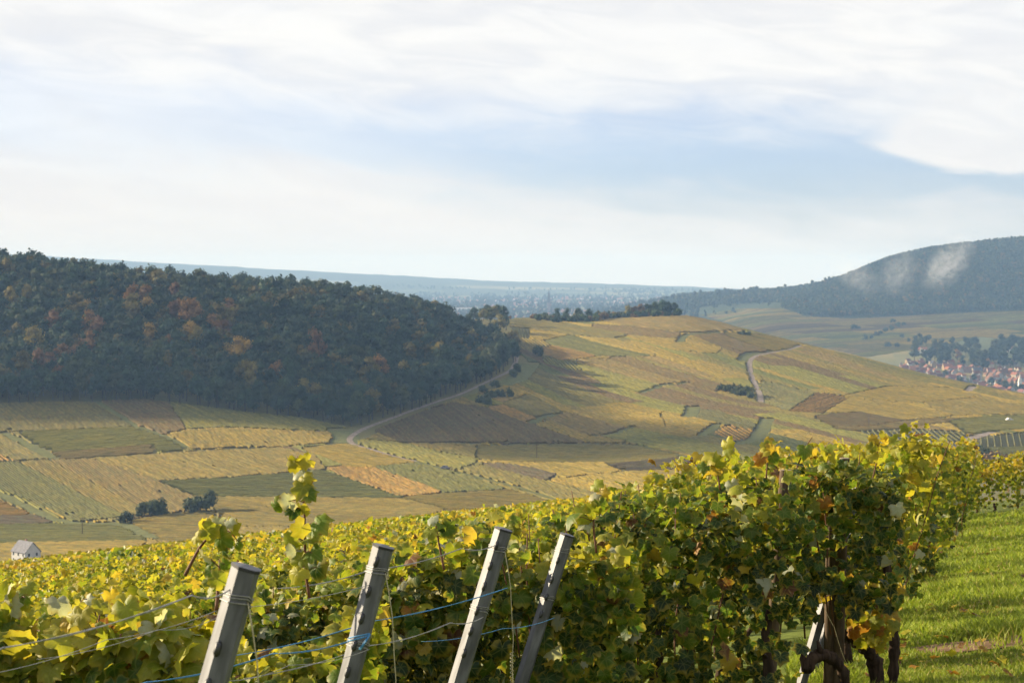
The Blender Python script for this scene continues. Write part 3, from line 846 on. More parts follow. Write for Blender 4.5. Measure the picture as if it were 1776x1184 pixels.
# ------------------------------------------------------------------ trees
def crown_geo(seed, width=9.0, height=9.5, lobes=11, clumps=34, size=1.05, tall=1.0):
    """broadleaf crown: leaf clumps scattered over overlapping lobes round an opaque core -> V, [tris, quads], tint"""
    r = np.random.RandomState(seed)
    parts, tint = [], []
    for l in range(lobes):
        ph = r.uniform(0, 2 * math.pi); hh = r.uniform(0.18, 0.92)
        rad = (width / 2) * math.sqrt(max(0.05, 1 - (2 * hh - 0.85) ** 2)) * r.uniform(0.25, 0.72)
        c = np.array([rad * math.cos(ph), rad * math.sin(ph), hh * height * tall])
        R = width * r.uniform(0.19, 0.30)
        lt = r.uniform(0.75, 1.25)
        # clumps
        d = r.normal(size=(clumps, 3)); d /= np.linalg.norm(d, axis=1)[:, None]
        d[:, 2] = np.abs(d[:, 2]) * np.where(r.uniform(size=clumps) < 0.75, 1, -1)
        p = c + d * R * r.uniform(0.75, 1.12, (clumps, 1))
        nrm = d + r.normal(0, 0.28, (clumps, 3)); nrm /= np.linalg.norm(nrm, axis=1)[:, None]
        a = np.cross(nrm, r.normal(size=(clumps, 3))); a /= np.linalg.norm(a, axis=1)[:, None]
        b = np.cross(nrm, a)
        s = size * r.uniform(0.55, 1.15, (clumps, 1))
        V = np.stack([p - a * s * .6, p + b * s * .55 - nrm * .12 * s, p + a * s * .6, p - b * s * .55 - nrm * .12 * s], 1).reshape(-1, 3)
        F = np.arange(clumps * 4).reshape(-1, 4)
        parts.append((V, [F])); tint.append(np.repeat(lt * r.uniform(0.8, 1.2, clumps), 4))
        # opaque core of the lobe: a jittered octahedron
        o = np.array([(1, 0, 0), (-1, 0, 0), (0, 1, 0), (0, -1, 0), (0, 0, 1), (0, 0, -1)], float) * R * 0.78 * r.uniform(0.8, 1.1, (6, 1)) + c
        T = np.array([(0, 2, 4), (2, 1, 4), (1, 3, 4), (3, 0, 4), (2, 0, 5), (1, 2, 5), (3, 1, 5), (0, 3, 5)])
        parts.append((o, [T])); tint.append(np.full(6, lt * 0.8))
    V, F = join(parts)
    # join() groups faces by size; vertex order is kept
    return V, F, np.concatenate(tint)


def trunk_geo(h, r, seed):
    rs = np.random.RandomState(seed)
    pts = [(0, 0, -0.6), (rs.uniform(-.1, .1), rs.uniform(-.1, .1), h * 0.35), (rs.uniform(-.3, .3), rs.uniform(-.3, .3), h * 0.7), (rs.uniform(-.4, .4), rs.uniform(-.4, .4), h)]
    parts = [tube(pts, [r * 1.25, r, r * 0.8, r * 0.3], 6)]
    for k in range(4):
        a = rs.uniform(0, 6.28); z = h * rs.uniform(0.4, 0.75); L = h * rs.uniform(0.25, 0.4)
        parts.append(tube([(0, 0, z), (math.cos(a) * L * .5, math.sin(a) * L * .5, z + L * .45), (math.cos(a) * L, math.sin(a) * L, z + L)], [r * .45, r * .3, r * .1], 4))
    return join(parts)


CROWNS, TRUNKS = [], []
for k in range(8):
    V, F, tn = crown_geo(100 + k, width=rng.uniform(8.5, 10.5), height=rng.uniform(8, 10), lobes=9 + k % 4, clumps=44, size=0.85)
    V = V + np.array([0, 0, 3.2])
    CROWNS.append((V, F, tn, mk_mesh('crown', V, F, M_tree, np.repeat(tn[:, None], 3, 1))))
    V, F = trunk_geo(9.5, 0.28, k)
    TRUNKS.append(mk_mesh('trunk', V, F, M_trunk))
BUSH = []
for k in range(5):
    V, F, tn = crown_geo(300 + k, width=5, height=3.2, lobes=8, clumps=26, size=0.7)
    V = V + np.array([0, 0, -0.3])
    BUSH.append((V, F, tn, mk_mesh('crown', V, F, M_tree, np.repeat(tn[:, None], 3, 1))))
POPLAR = []
for k in range(3):
    V, F, tn = crown_geo(400 + k, width=7, height=16, lobes=16, clumps=26, size=1.2)
    POPLAR.append((V + np.array([0, 0, 2]), F, tn, mk_mesh('crown', V + np.array([0, 0, 2]), F, M_tree, np.repeat(tn[:, None], 3, 1))))

GREENS = [(0.62 * c_[0], 0.74 * c_[1], 0.95 * c_[2]) for c_ in [(0.048, 0.072, 0.026), (0.060, 0.080, 0.026), (0.042, 0.068, 0.030), (0.076, 0.086, 0.026), (0.052, 0.074, 0.034), (0.086, 0.088, 0.028), (0.044, 0.064, 0.024)]]
AUTUMN = {'orange-brown': (0.20, 0.11, 0.034), 'rust-red': (0.135, 0.072, 0.032), 'golden yellow': (0.30, 0.20, 0.04), 'yellowing': (0.17, 0.14, 0.032)}


def tree(name, p, scale, col, label, group, kindset=None, k=None, trunk=True, sz=1.0, cat='tree'):
    ks = kindset or CROWNS
    k = rng.randint(len(ks)) if k is None else k
    t_ = obj(name, None, loc=p, label=label, cat=cat, group=group)
    t_.rotation_euler = (0, 0, rng.uniform(0, 6.28)); t_.scale = (scale, scale, scale * sz)
    c = obj('crown', ks[k][3], t_); c.color = tuple(col) + (1,)
    if trunk:
        obj('trunk', TRUNKS[k % len(TRUNKS)], t_)
    else:
        s = obj('trunk', STEM, t_)
    return t_


V, F = trunk_geo(2.2, 0.10, 77)
STEM = mk_mesh('trunk', V, F, M_trunk)


def scatter_stuff(name, sets, P, S, cols, label, mat, cat=None):
    """many trees joined into one mass"""
    Vs, Fq, Ft, Cs, off = [], [], [], [], 0
    for p, s, c in zip(P, S, cols):
        V, F, tn, _ = sets[rng.randint(len(sets))]
        a = rng.uniform(0, 6.28); ca, sa = math.cos(a), math.sin(a)
        v = V * s
        v = np.stack([v[:, 0] * ca - v[:, 1] * sa, v[:, 0] * sa + v[:, 1] * ca, v[:, 2]], 1) + p
        Vs.append(v.astype(np.float32)); Cs.append((tn[:, None] * np.asarray(c)[None]).astype(np.float32))
        for f in F:
            (Fq if f.shape[1] == 4 else Ft).append(f + off)
        off += len(v)
    me = mk_mesh(name, np.concatenate(Vs), [np.concatenate(Fq), np.concatenate(Ft)], mat, np.concatenate(Cs))
    return obj(name, me, label=label, cat=cat, kind='stuff')


LOWTREE = []
for k in range(6):
    V, F, tn = crown_geo(600 + k, width=9.5, height=9, lobes=7, clumps=20, size=1.35)
    LOWTREE.append((V + np.array([0, 0, 2.5]), F, tn, None))
TINYTREE = []
for k in range(6):
    V, F, tn = crown_geo(700 + k, width=11, height=11, lobes=4, clumps=3, size=4.0)
    TINYTREE.append((V + np.array([0, 0, 1.0]), F, tn, None))


def forest():
    # foot and upper edge of the wood, as distances per picture column
    fpx = [-300, 0, 240, 400, 520, 620, 690, 760, 850, 893]
    fd = []
    foot = unproject([0, 240, 400, 520, 620, 690, 760, 850, 890], [702, 696, 716, 729, 744, 722, 697, 660, 630])[:, 1]
    fd = [foot[0]] + list(foot)
    pts = []
    for px in np.arange(-120, 893, 4.2):
        d0 = np.interp(px, fpx, fd) + 5
        d1 = np.interp(px, [-300, 600, 740, 860, 893], [1800, 1800, 1800, 1740, 1690])
        d = d0
        while d < d1:
            pts.append((px + rng.uniform(-2.5, 2.5), d + rng.uniform(-3, 3)))
            d += rng.uniform(9, 16) if d > d0 + 20 else rng.uniform(5, 9)
    pts = np.array(pts)
    X = (pts[:, 0] - CX) / FPX * pts[:, 1]; Y = pts[:, 1]
    # thin out so that crowns overlap but can be told apart
    cell = {}
    keep = []
    for i in rng.permutation(len(X)):
        key = (int(X[i] // 6), int(Y[i] // 6)); okk = True
        for a in (-1, 0, 1):
            for b in (-1, 0, 1):
                for j in cell.get((key[0] + a, key[1] + b), ()):
                    if (X[i] - X[j]) ** 2 + (Y[i] - Y[j]) ** 2 < 7.0 ** 2: okk = False
        if okk:
            cell.setdefault(key, []).append(i); keep.append(i)
    keep = np.array(keep)
    X, Y, PX = X[keep], Y[keep], pts[keep, 0]
    Z = H(X, Y)
    PY = HY - FPX * Z / Y
    S = rng.uniform(0.9, 1.55, len(X))
    S[rng.uniform(size=len(X)) < 0.12] *= 1.25
    cols = [np.array(GREENS[rng.randint(len(GREENS))]) * rng.uniform(0.8, 1.25) for _ in X]
    kinds = ['green'] * len(X)
    spots = [(245, 520, 'orange-brown'), (232, 525, 'orange-brown'), (255, 535, 'golden yellow'), (300, 515, 'rust-red'), (150, 535, 'golden yellow'), (317, 545, 'orange-brown'), (305, 550, 'rust-red'),
             (395, 540, 'orange-brown'), (405, 555, 'yellowing'), (375, 570, 'orange-brown'), (335, 565, 'orange-brown'), (262, 590, 'golden yellow'), (285, 598, 'orange-brown'), (150, 605, 'orange-brown'), (135, 612, 'orange-brown'),
             (168, 580, 'rust-red'), (325, 588, 'golden yellow'), (342, 592, 'yellowing'), (410, 620, 'golden yellow'), (425, 625, 'golden yellow'), (400, 622, 'yellowing'), (435, 618, 'orange-brown'), (395, 585, 'rust-red'),
             (82, 635, 'rust-red'), (105, 630, 'orange-brown'), (92, 568, 'rust-red'), (155, 568, 'orange-brown'), (200, 650, 'orange-brown'), (100, 670, 'rust-red'), (70, 650, 'rust-red'), (545, 615, 'rust-red'), (480, 660, 'orange-brown'),
             (425, 680, 'yellowing'), (535, 690, 'yellowing'), (270, 500, 'yellowing'), (170, 505, 'yellowing'), (40, 515, 'yellowing'), (10, 520, 'yellowing'), (225, 545, 'yellowing'), (60, 600, 'yellowing'), (660, 650, 'orange-brown'), (700, 665, 'yellowing'), (760, 630, 'yellowing'), (640, 655, 'yellowing')]
    hero = set()
    for sx, sy, kk in spots:
        j = int(np.argmin((PX - sx) ** 2 + ((PY - 16) - sy) ** 2))
        cols[j] = np.array(AUTUMN[kk]) * rng.uniform(0.85, 1.15); kinds[j] = kk; hero.add(j)
        S[j] *= 1.15
    rest = rng.permutation(len(X))[:int(len(X) * 0.09)]
    for j in rest:
        if j not in hero: cols[j] = np.array(AUTUMN['yellowing']) * rng.uniform(0.5, 0.8)
    order = sorted((j for j in range(len(X)) if -20 < PX[j] < 900 and j not in hero), key=lambda j: Y[j] - 1.0 * np.interp(PX[j], fpx, fd))
    ind = list(hero) + order[:300 - len(hero)]
    rank = {j: i + 1 for i, j in enumerate(sorted(ind, key=lambda j: PX[j]))}
    for j in ind:
        low = PY[j] > np.interp(PX[j], [0, 600, 890], [660, 700, 600])
        zone = 'at the forest foot' if low else 'on the forest slope'
        near = 'above the sunlit plots' if PX[j] < 520 else ('by the bend of the dirt track' if PX[j] < 720 else 'along the dirt track')
        if kinds[j] == 'green':
            lb = f'dark green tree {zone}'
        else:
            lb = f'{kinds[j]} autumn tree {zone}'
        tree('forest_tree', (X[j], Y[j], Z[j] - 0.3), S[j], cols[j], lb, 'trees of the hillside forest', sz=rng.uniform(0.95, 1.25))
    oth = [j for j in range(len(X)) if j not in set(ind)]
    scatter_stuff('forest', LOWTREE, [np.array((X[j], Y[j], Z[j] - 0.3)) for j in oth], S[oth], [cols[j] for j in oth], 'dense green autumn forest covering the hillside behind its edge trees', M_tree, 'forest')
    print('forest', len(X))


forest()


def far_forests():
    P, S, Cc = [], [], []
    # wooded hill with the mist, and the low wooded ridge beside it
    for px in np.arange(1150, 1900, 3.0):
        dlo = float(np.interp(px, [1150, 1345, 1360, 1400, 1480, 1600, 1700, 1900], [5400, 5200, 4700, 4430, 4440, 4500, 4520, 4520]))
        dhi = 6100 if px < 1360 else 5900
        d = dlo + rng.uniform(0, 10)
        while d < dhi:
            q = px + rng.uniform(-3, 3)
            x = (q - CX) / FPX * d
            P.append((x, d)); S.append(rng.uniform(0.8, 1.35)); d += rng.uniform(14, 34)
    P = np.array(P); Z = H(P[:, 0], P[:, 1])
    Cc = [np.array(GREENS[rng.randint(len(GREENS))]) * rng.uniform(0.8, 1.3) if rng.uniform() > 0.06 else np.array((0.12, 0.09, 0.03)) for _ in P]
    scatter_stuff('hill_forest', TINYTREE, [np.array((a, b, z)) for (a, b), z in zip(P, Z)], S, Cc, 'hazy blue-green forest clothing the far rounded hill and low ridge', M_tree, 'forest')
    print('far trees', len(P))
    # woods and hedgerows of the plain
    P, S, Cc = [], [], []
    for _ in range(260):
        d = math.exp(rng.uniform(math.log(4800), math.log(13000))); px = rng.uniform(640, 1330)
        n = rng.randint(8, 26); L = rng.uniform(40, 420)
        for k in range(n):
            x = (px - CX) / FPX * d + rng.uniform(-L, L); y = d + rng.uniform(-60, 60)
            P.append((x, y)); S.append(rng.uniform(0.9, 1.9)); Cc.append(np.array(GREENS[rng.randint(7)]) * rng.uniform(0.7, 1.1))
    P = np.array(P); Z = H(P[:, 0], P[:, 1])
    scatter_stuff('plain_woods', TINYTREE, [np.array((a, b, z)) for (a, b), z in zip(P, Z)], S, Cc, 'blue hazy woods and hedgerows scattered over the distant plain', M_tree, 'woodland')


far_forests()

# hilltop hedge, saddle shrubs, bushes and village trees
for (px, py, s, ks, cname, lab) in [
    (832, 552, 0.75, 0, 'g', 'tree in the copse beside the saddle'), (845, 560, 0.8, 0, 'g', 'tree in the copse beside the saddle'), (858, 566, 0.85, 0, 'y', 'pale tree at the edge of the copse by the saddle'),
    (866, 560, 1.0, 0, 'g', 'broad tree closing the copse by the saddle'), (872, 572, 0.9, 0, 'g', 'tree in the copse beside the saddle'), (850, 576, 0.9, 0, 'g', 'tree in the copse beside the saddle'), (868, 586, 0.9, 0, 'y', 'pale tree low in the copse beside the saddle'),
    (838, 572, 0.8, 0, 'y', 'pale tree in the middle of the copse by the saddle'), (822, 560, 0.75, 0, 'g', 'tree in the copse beside the saddle'), (812, 552, 0.6, 0, 'g', 'tree in the copse beside the saddle'), (884, 547, 0.6, 1, 'b', 'small brown bush on the bare saddle'), (878, 584, 0.8, 0, 'g', 'tree in the copse beside the saddle'),
    (925, 551, 0.9, 1, 'b', 'bush of the hilltop hedge by the saddle'), (936, 553, 1.0, 1, 'g', 'bush of the hilltop hedge by the saddle'), (948, 555, 1.1, 1, 'g', 'bush of the hilltop hedge by the saddle'), (958, 557, 1.2, 1, 'b', 'bush of the hilltop hedge by the saddle'),
    (965, 553, 0.8, 0, 'g', 'low tree of the hilltop hedge'), (978, 559, 1.2, 1, 'g', 'bush in the middle of the hilltop hedge'), (984, 552, 0.8, 0, 'g', 'low tree of the hilltop hedge'), (996, 560, 1.3, 1, 'g', 'bush in the middle of the hilltop hedge'), (1004, 555, 0.8, 0, 'g', 'low tree of the hilltop hedge'),
    (1012, 560, 1.3, 1, 'g', 'bush in the middle of the hilltop hedge'), (1022, 556, 0.75, 0, 'g', 'low tree of the hilltop hedge'), (1032, 558, 1.3, 1, 'g', 'bush in the middle of the hilltop hedge'), (1044, 555, 1.2, 1, 'b', 'brownish bush in the hilltop hedge'), (1040, 548, 0.6, 0, 'y', 'pale tree rising from the hilltop hedge'),
    (1056, 550, 1.2, 1, 'g', 'bush at the thin middle of the hilltop hedge'), (1066, 549, 1.1, 1, 'b', 'bush at the thin middle of the hilltop hedge'), (1078, 547, 1.2, 1, 'g', 'bush at the thin middle of the hilltop hedge'), (1090, 546, 0.75, 0, 'y', 'yellowing tree of the hilltop hedge'), (1100, 546, 0.75, 0, 'b', 'reddish tree of the hilltop hedge'),
    (1112, 545, 0.8, 0, 'b', 'reddish tree of the hilltop hedge'), (1124, 545, 0.8, 0, 'g', 'tree at the high end of the hilltop hedge'), (1136, 545, 0.9, 0, 'g', 'tree at the high end of the hilltop hedge'), (1148, 546, 1.0, 0, 'g', 'tree at the high end of the hilltop hedge'), (1158, 546, 0.9, 0, 'g', 'tree at the high end of the hilltop hedge'), (1168, 547, 0.8, 0, 'g', 'tree at the high end of the hilltop hedge'), (1176, 548, 1.4, 1, 'g', 'last bush of the hilltop hedge on the slope edge'),
    (934, 619, 1.5, 1, 'd', 'lone dark bush among the golden plots'),
    (1252, 680, 1.0, 1, 'd', 'dark bush of the belt beside the hill road'), (1262, 682, 1.1, 1, 'd', 'dark bush of the belt beside the hill road'), (1273, 684, 1.2, 1, 'd', 'dark bush of the belt beside the hill road'), (1284, 687, 1.3, 1, 'd', 'dark bush of the belt beside the hill road'), (1293, 689, 1.4, 1, 'd', 'dark bush of the belt beside the hill road'), (1301, 693, 1.0, 1, 'd', 'dark bush at the end of the belt by the hill road'),
    (1288, 582, 1.0, 1, 'd', 'dark flat bush on the slope near the road top'), (1298, 583, 0.9, 1, 'd', 'dark flat bush on the slope near the road top'),
    (834, 700, 1.1, 1, 'd', 'dark shrub below the upper dirt track'), (850, 692, 1.2, 1, 'd', 'dark shrub below the upper dirt track'), (866, 690, 1.2, 1, 'd', 'dark shrub below the upper dirt track'), (882, 690, 1.1, 1, 'd', 'dark shrub below the upper dirt track'), (846, 704, 1.0, 1, 'd', 'dark shrub below the upper dirt track'), (858, 674, 1.0, 1, 'd', 'dark shrub beside the green wedge'), (838, 682, 1.0, 1, 'd', 'dark shrub below the upper dirt track'), (896, 646, 1.2, 1, 'd', 'dark shrub at the forest corner by the track'), (891, 655, 1.1, 1, 'd', 'dark shrub at the forest corner by the track'),
    (248, 898, 1.3, 1, 'd', 'dark blue-green bush in the valley bottom'), (262, 897, 1.4, 1, 'd', 'dark blue-green bush in the valley bottom'), (276, 895, 1.3, 1, 'd', 'dark blue-green bush in the valley bottom'), (330, 892, 1.3, 1, 'd', 'dark blue-green bush in the valley bottom'), (346, 890, 1.4, 1, 'd', 'dark blue-green bush in the valley bottom'), (362, 888, 0.7, 0, 'd', 'tallest dark tree among the valley bushes'), (215, 909, 1.0, 1, 'd', 'dark bush where the grassy paths meet'),
    (1694, 796, 1.5, 1, 'd', 'dark bush beside the valley road bend'), (1700, 806, 1.7, 1, 'd', 'dark bush beside the valley road bend'), (1712, 808, 1.6, 1, 'd', 'dark bush beside the valley road bend'), (1728, 812, 1.5, 1, 'b', 'brownish bush behind the crosswise vine row'), (1752, 812, 1.4, 1, 'b', 'brownish bush behind the crosswise vine row'),
]:
    P = unproject([px], [py])[0] if not (px > 800 and py < 590 and px < 1200) else np.array(at(px, 2035 - (py - 546) * 5.0))
    col = {'g': np.array(GREENS[rng.randint(7)]) * 1.15, 'y': np.array((0.15, 0.135, 0.035)), 'b': np.array((0.13, 0.085, 0.035)), 'd': np.array((0.055, 0.07, 0.03))}[cname] * rng.uniform(0.9, 1.15)
    bush = ks == 1
    tree('shrub' if bush else 'hedge_tree', (P[0], P[1], P[2] - (0.1 if bush else 3.0 * s)), s * (1.7 if bush else 1.45), col, lab, 'trees and bushes scattered over the vineyard slopes', BUSH if bush else CROWNS, trunk=not bush, cat='bush' if bush else 'tree')

for k in range(52):   # undergrowth of the hilltop hedge
    px = 925 + k * 4.9 + rng.uniform(-2, 2)
    P = at(px, rng.uniform(2000, 2045) - (70 if 930 < px < 1050 else 0) * rng.uniform(0, 1))
    tree('hedge_bush', (P.x, P.y, P.z - 0.3), rng.uniform(1.3, 2.3) * (1.0 if px < 1160 else 0.8), np.array(GREENS[rng.randint(7)]) * rng.uniform(0.9, 1.4) if k % 5 else np.array((0.13, 0.085, 0.035)), 'low bush of the hilltop hedge' if k % 5 else 'brownish low bush of the hilltop hedge', 'trees and bushes scattered over the vineyard slopes', BUSH, trunk=False, cat='bush')
for i in range(120):   # village park trees
    px = 1585 + 225 * rng.uniform() ** 0.8 if i > 16 else rng.uniform(1618, 1720)
    d = rng.uniform(3430, 3760) if i > 16 else rng.uniform(3380, 3500)
    P = at(px, d)
    c = np.array(GREENS[rng.randint(7)]) * rng.uniform(0.6, 0.95)
    if i in (3, 11, 25): c = np.array((0.2, 0.11, 0.03))
    tall = i < 14 and i % 2 == 0
    tree('park_tree', P, rng.uniform(1.2, 2.0), c, ('tall dark tree' if tall else ('rusty autumn tree' if i in (3, 11, 25) else 'round dark tree')) + ' in the park above the village', 'trees around the village', POPLAR if tall else CROWNS)
for i, (px, d) in enumerate([(1508, 3300), (1520, 3280), (1532, 3290), (1544, 3280), (1664, 3180), (1668, 3170), (1735, 3120), (1720, 3150), (1756, 3090), (1690, 3200), (1640, 3230), (1590, 3400), (1610, 3420), (1762, 3060), (1745, 3080), (1772, 3040)]):
    tree('garden_tree', at(px, d), rng.uniform(0.9, 1.4), np.array(GREENS[rng.randint(7)]) * 0.9, 'dark garden tree standing among the village houses', 'trees around the village')
for i, (px, py) in enumerate([(1482, 573), (1490, 571), (1520, 583), (1528, 580), (1536, 577), (1546, 574), (1558, 568), (1568, 566), (1549, 560), (1576, 594), (1588, 592), (1600, 592), (1612, 590), (1540, 602), (1556, 604), (1500, 590), (1512, 588), (1565, 586), (1446, 548), (1508, 552)]):
    P = unproject([px], [py], 3000)[0]
    tree('field_bush', P, rng.uniform(2.0, 3.4), np.array(GREENS[rng.randint(7)]) * 0.9, 'hazy bush dotted over the slope behind the village', 'bushes on the far slope', BUSH, trunk=False, cat='bush')

# ------------------------------------------------------------------ cloud added out of view, shaped to shade the wood and valley
def shade_cloud():
    m, t = new_mat('shade_cloud')
    d_ = t.n('ShaderNodeBsdfDiffuse'); d_.inputs[0].default_value = (0.9, 0.9, 0.9, 1)
    tp = t.n('ShaderNodeBsdfTransparent')
    n = t.noise(pos(t), 0.006, 4, 0.6)
    mx = t.n('ShaderNodeMixShader'); t.put(mx.inputs[0], t.ramp(n, 0.25, 0.6, 0.12, 0.46))
    t.link(tp.outputs[0], mx.inputs[1]); t.link(d_.outputs[0], mx.inputs[2]); finish(t, mx.outputs[0])
    parts = []
    sd = np.array(sdir)
    for px, d, rx, ry in [(100, 1345, 100, 38), (300, 1340, 110, 34), (480, 1330, 100, 40), (640, 1380, 90, 70), (760, 1450, 90, 80), (860, 1290, 110, 80), (1000, 1250, 110, 66), (1130, 1190, 90, 46), (720, 1330, 90, 55)]:
        g = np.array(at(px, d)); k = (760 - g[2]) / sd[2]; c = g + sd * k
        nl, no = 14, 30
        V = []
        for i in range(nl + 1):
            for j in range(no):
                a = math.pi * i / nl; b = 2 * math.pi * j / no
                q = 1 + 0.35 * (float(vnoise(px + 3 * math.cos(b) * math.sin(a) * 4, d + math.sin(b) * 12 + math.cos(a) * 5, 3.0, 77)) - 0.5)
                V.append(c + np.array((math.sin(a) * math.cos(b) * rx, math.sin(a) * math.sin(b) * ry, math.cos(a) * 30)) * q)
        F = np.array([(i * no + j, (i + 1) * no + j, (i + 1) * no + (j + 1) % no, i * no + (j + 1) % no) for i in range(nl) for j in range(no)])
        parts.append((np.array(V), [F]))
    V, F = join(parts)
    obj('shade_cloud', mk_mesh('shade_cloud', V, F, m, smooth=True), label='unseen low clouds added to shade the forest foot and the valley', cat='shade_cloud', kind='stuff')


shade_cloud()

# ------------------------------------------------------------------ village, farmhouse, town of the plain
def house_geo(w, l, h, rp, over=0.4):
    wl = [(-w / 2, -l / 2), (w / 2, -l / 2), (w / 2, l / 2), (-w / 2, l / 2)]
    V = [(x, y, -1.0) for x, y in wl] + [(x, y, h) for x, y in wl] + [(0, -l / 2, h + rp - 0.15), (0, l / 2, h + rp - 0.15)]
    Q = [(0, 1, 5, 4), (1, 2, 6, 5), (2, 3, 7, 6), (3, 0, 4, 7)]; T = [(4, 5, 8), (6, 7, 9)]
    e = rp / (w / 2) * over
    R = []
    th = 0.22
    for s in (-1, 1):
        a = [(s * (w / 2 + over), -l / 2 - over, h - e), (s * (w / 2 + over), l / 2 + over, h - e), (0, l / 2 + over, h + rp), (0, -l / 2 - over, h + rp)]
        R += a + [(x, y, z + th) for x, y, z in a]
    RQ = []
    for b in (0, 8):
        RQ += [(b, b + 1, b + 2, b + 3), (b + 4, b + 7, b + 6, b + 5), (b, b + 4, b + 5, b + 1), (b + 1, b + 5, b + 6, b + 2), (b + 3, b + 2, b + 6, b + 7), (b, b + 3, b + 7, b + 4)]
    return (np.array(V, float), [np.array(Q), np.array(T)]), (np.array(R, float), [np.array(RQ)])


def window_geo(w, l, h):
    P = []
    for s in (-1, 1):
        for z in np.arange(1.6, h - 0.6, 2.7):
            for y in np.linspace(-l / 2 + 1.6, l / 2 - 1.6, max(2, int(l / 3))):
                P.append(box(s * (w / 2 + 0.02), y, z, 0.06, 1.0, 1.3))
            for x in (-w / 4, w / 4):
                P.append(box(x, s * (l / 2 + 0.02), z, 1.0, 0.06, 1.3))
    return P


HOUSES = []
for w, l, h, rp in ((8, 11, 5.5, 4.2), (9, 13, 6, 4.6), (8, 9, 5, 3.8), (10, 17, 6.5, 5), (7, 9, 7.5, 3.5)):
    a, b = house_geo(w, l, h, rp)
    ch = box(w * 0.18, l * 0.2, h + rp * 0.9, 0.8, 0.8, 2.2)
    wins = [mk_mesh('window', *g, M_window) for g in window_geo(w, l, h)[:10]]
    HOUSES.append((mk_mesh('wall', *a, M_house), mk_mesh('roof', *b, M_roof), mk_mesh('chimney', *ch, M_house), wins))


def house(p, k, rot, wall, roof, label, group, s=1.0, wins=False, name='house'):
    e = obj(name, None, loc=p, label=label, cat='house', group=group)
    e.rotation_euler = (0, 0, rot); e.scale = (s, s, s)
    a = obj('wall', HOUSES[k][0], e); a.color = tuple(wall) + (1,)
    r = obj('roof', HOUSES[k][1], e); r.color = tuple(roof) + (1,)
    c = obj('chimney', HOUSES[k][2], r); c.color = (0.35, 0.2, 0.15, 1)
    if wins:
        for w in HOUSES[k][3]: obj('window', w, e)
    return e


WALLS = [('white', (0.62, 0.60, 0.57)), ('cream', (0.52, 0.46, 0.36)), ('grey', (0.42, 0.41, 0.40)), ('ochre', (0.40, 0.30, 0.18)), ('pinkish', (0.42, 0.30, 0.26))]
ROOFS = [('red-tiled', (0.34, 0.14, 0.09)), ('brown-tiled', (0.24, 0.13, 0.09)), ('orange-tiled', (0.42, 0.19, 0.10)), ('rusty', (0.28, 0.12, 0.09)), ('grey slate', (0.16, 0.16, 0.18))]
placed = []
cnt = 0
for tr_ in range(2000):
    if cnt >= 190: break
    px = rng.uniform(1505, 1800); d = rng.uniform(3020, 3480)
    if px < 1600 and d < 3250: continue
    if px < 1560: continue
    P = at(px, d)
    if any((P.x - q.x) ** 2 + (P.y - q.y) ** 2 < 11 ** 2 for q in placed): continue
    placed.append(P)
    wn, wc = WALLS[rng.randint(5)]; rn, rc = ROOFS[rng.choice(5, p=[.3, .25, .25, .12, .08])]
    band = 'in the front rows' if d < 3180 else ('mid village' if d < 3340 else 'below the park')
    hk = rng.randint(5); shp = ['', 'broad ', 'small ', 'long ', 'slim '][hk]
    house(P, hk, rng.choice([0.2, 1.75]) + rng.uniform(-0.35, 0.35), np.array(wc) * rng.uniform(0.5, 0.8), np.array(rc) * rng.uniform(0.55, 0.9),
          f'{shp}{wn} village house with {rn} roof {band}', 'houses of the village beyond the vineyard hill', rng.uniform(0.65, 0.95))
    cnt += 1
for px, py, wn, wc in ((1592, 612, 'white', (0.8, 0.78, 0.74)), (1604, 611, 'white', (0.8, 0.78, 0.74)), (1588, 616, 'white', (0.8, 0.8, 0.8)), (1622, 614, 'red-roofed cream', (0.7, 0.6, 0.46)), (1762, 612, 'cream', (0.7, 0.66, 0.55)), (1752, 611, 'white', (0.78, 0.76, 0.7))):
    P = unproject([px], [py], 3000)[0]
    house(P, rng.randint(4), rng.uniform(0, 3), wc, ROOFS[rng.randint(4)][1], f'{wn} house standing above the village by the wooded park', 'houses of the village beyond the vineyard hill')
# church with a white pointed tower in the village
ct_ = at(1770, 3060)
e = obj('village_church', None, loc=ct_, label='white village church tower with a pointed spire', cat='church')
V, F = box(0, 0, 8, 5, 5, 18); o = obj('tower', mk_mesh('tower', V, F, M_house), e); o.color = (0.82, 0.8, 0.76, 1)
V = np.array([(-2.8, -2.8, 17), (2.8, -2.8, 17), (2.8, 2.8, 17), (-2.8, 2.8, 17), (0, 0, 30)]); F = [np.array([(0, 1, 4), (1, 2, 4), (2, 3, 4), (3, 0, 4)]), np.array([(3, 2, 1, 0)])]
o = obj('spire', mk_mesh('spire', V, F, M_roof), e); o.color = (0.7, 0.66, 0.6, 1)
# small white farmhouse at the valley edge
P = unproject([42], [978], 850)[0]
hh = house(Vector(P), 0, 0.8, (0.55, 0.54, 0.52), (0.24, 0.235, 0.25), 'small white farmhouse with pale grey roof at the vine slope edge', None, 1.0, True, 'farmhouse')

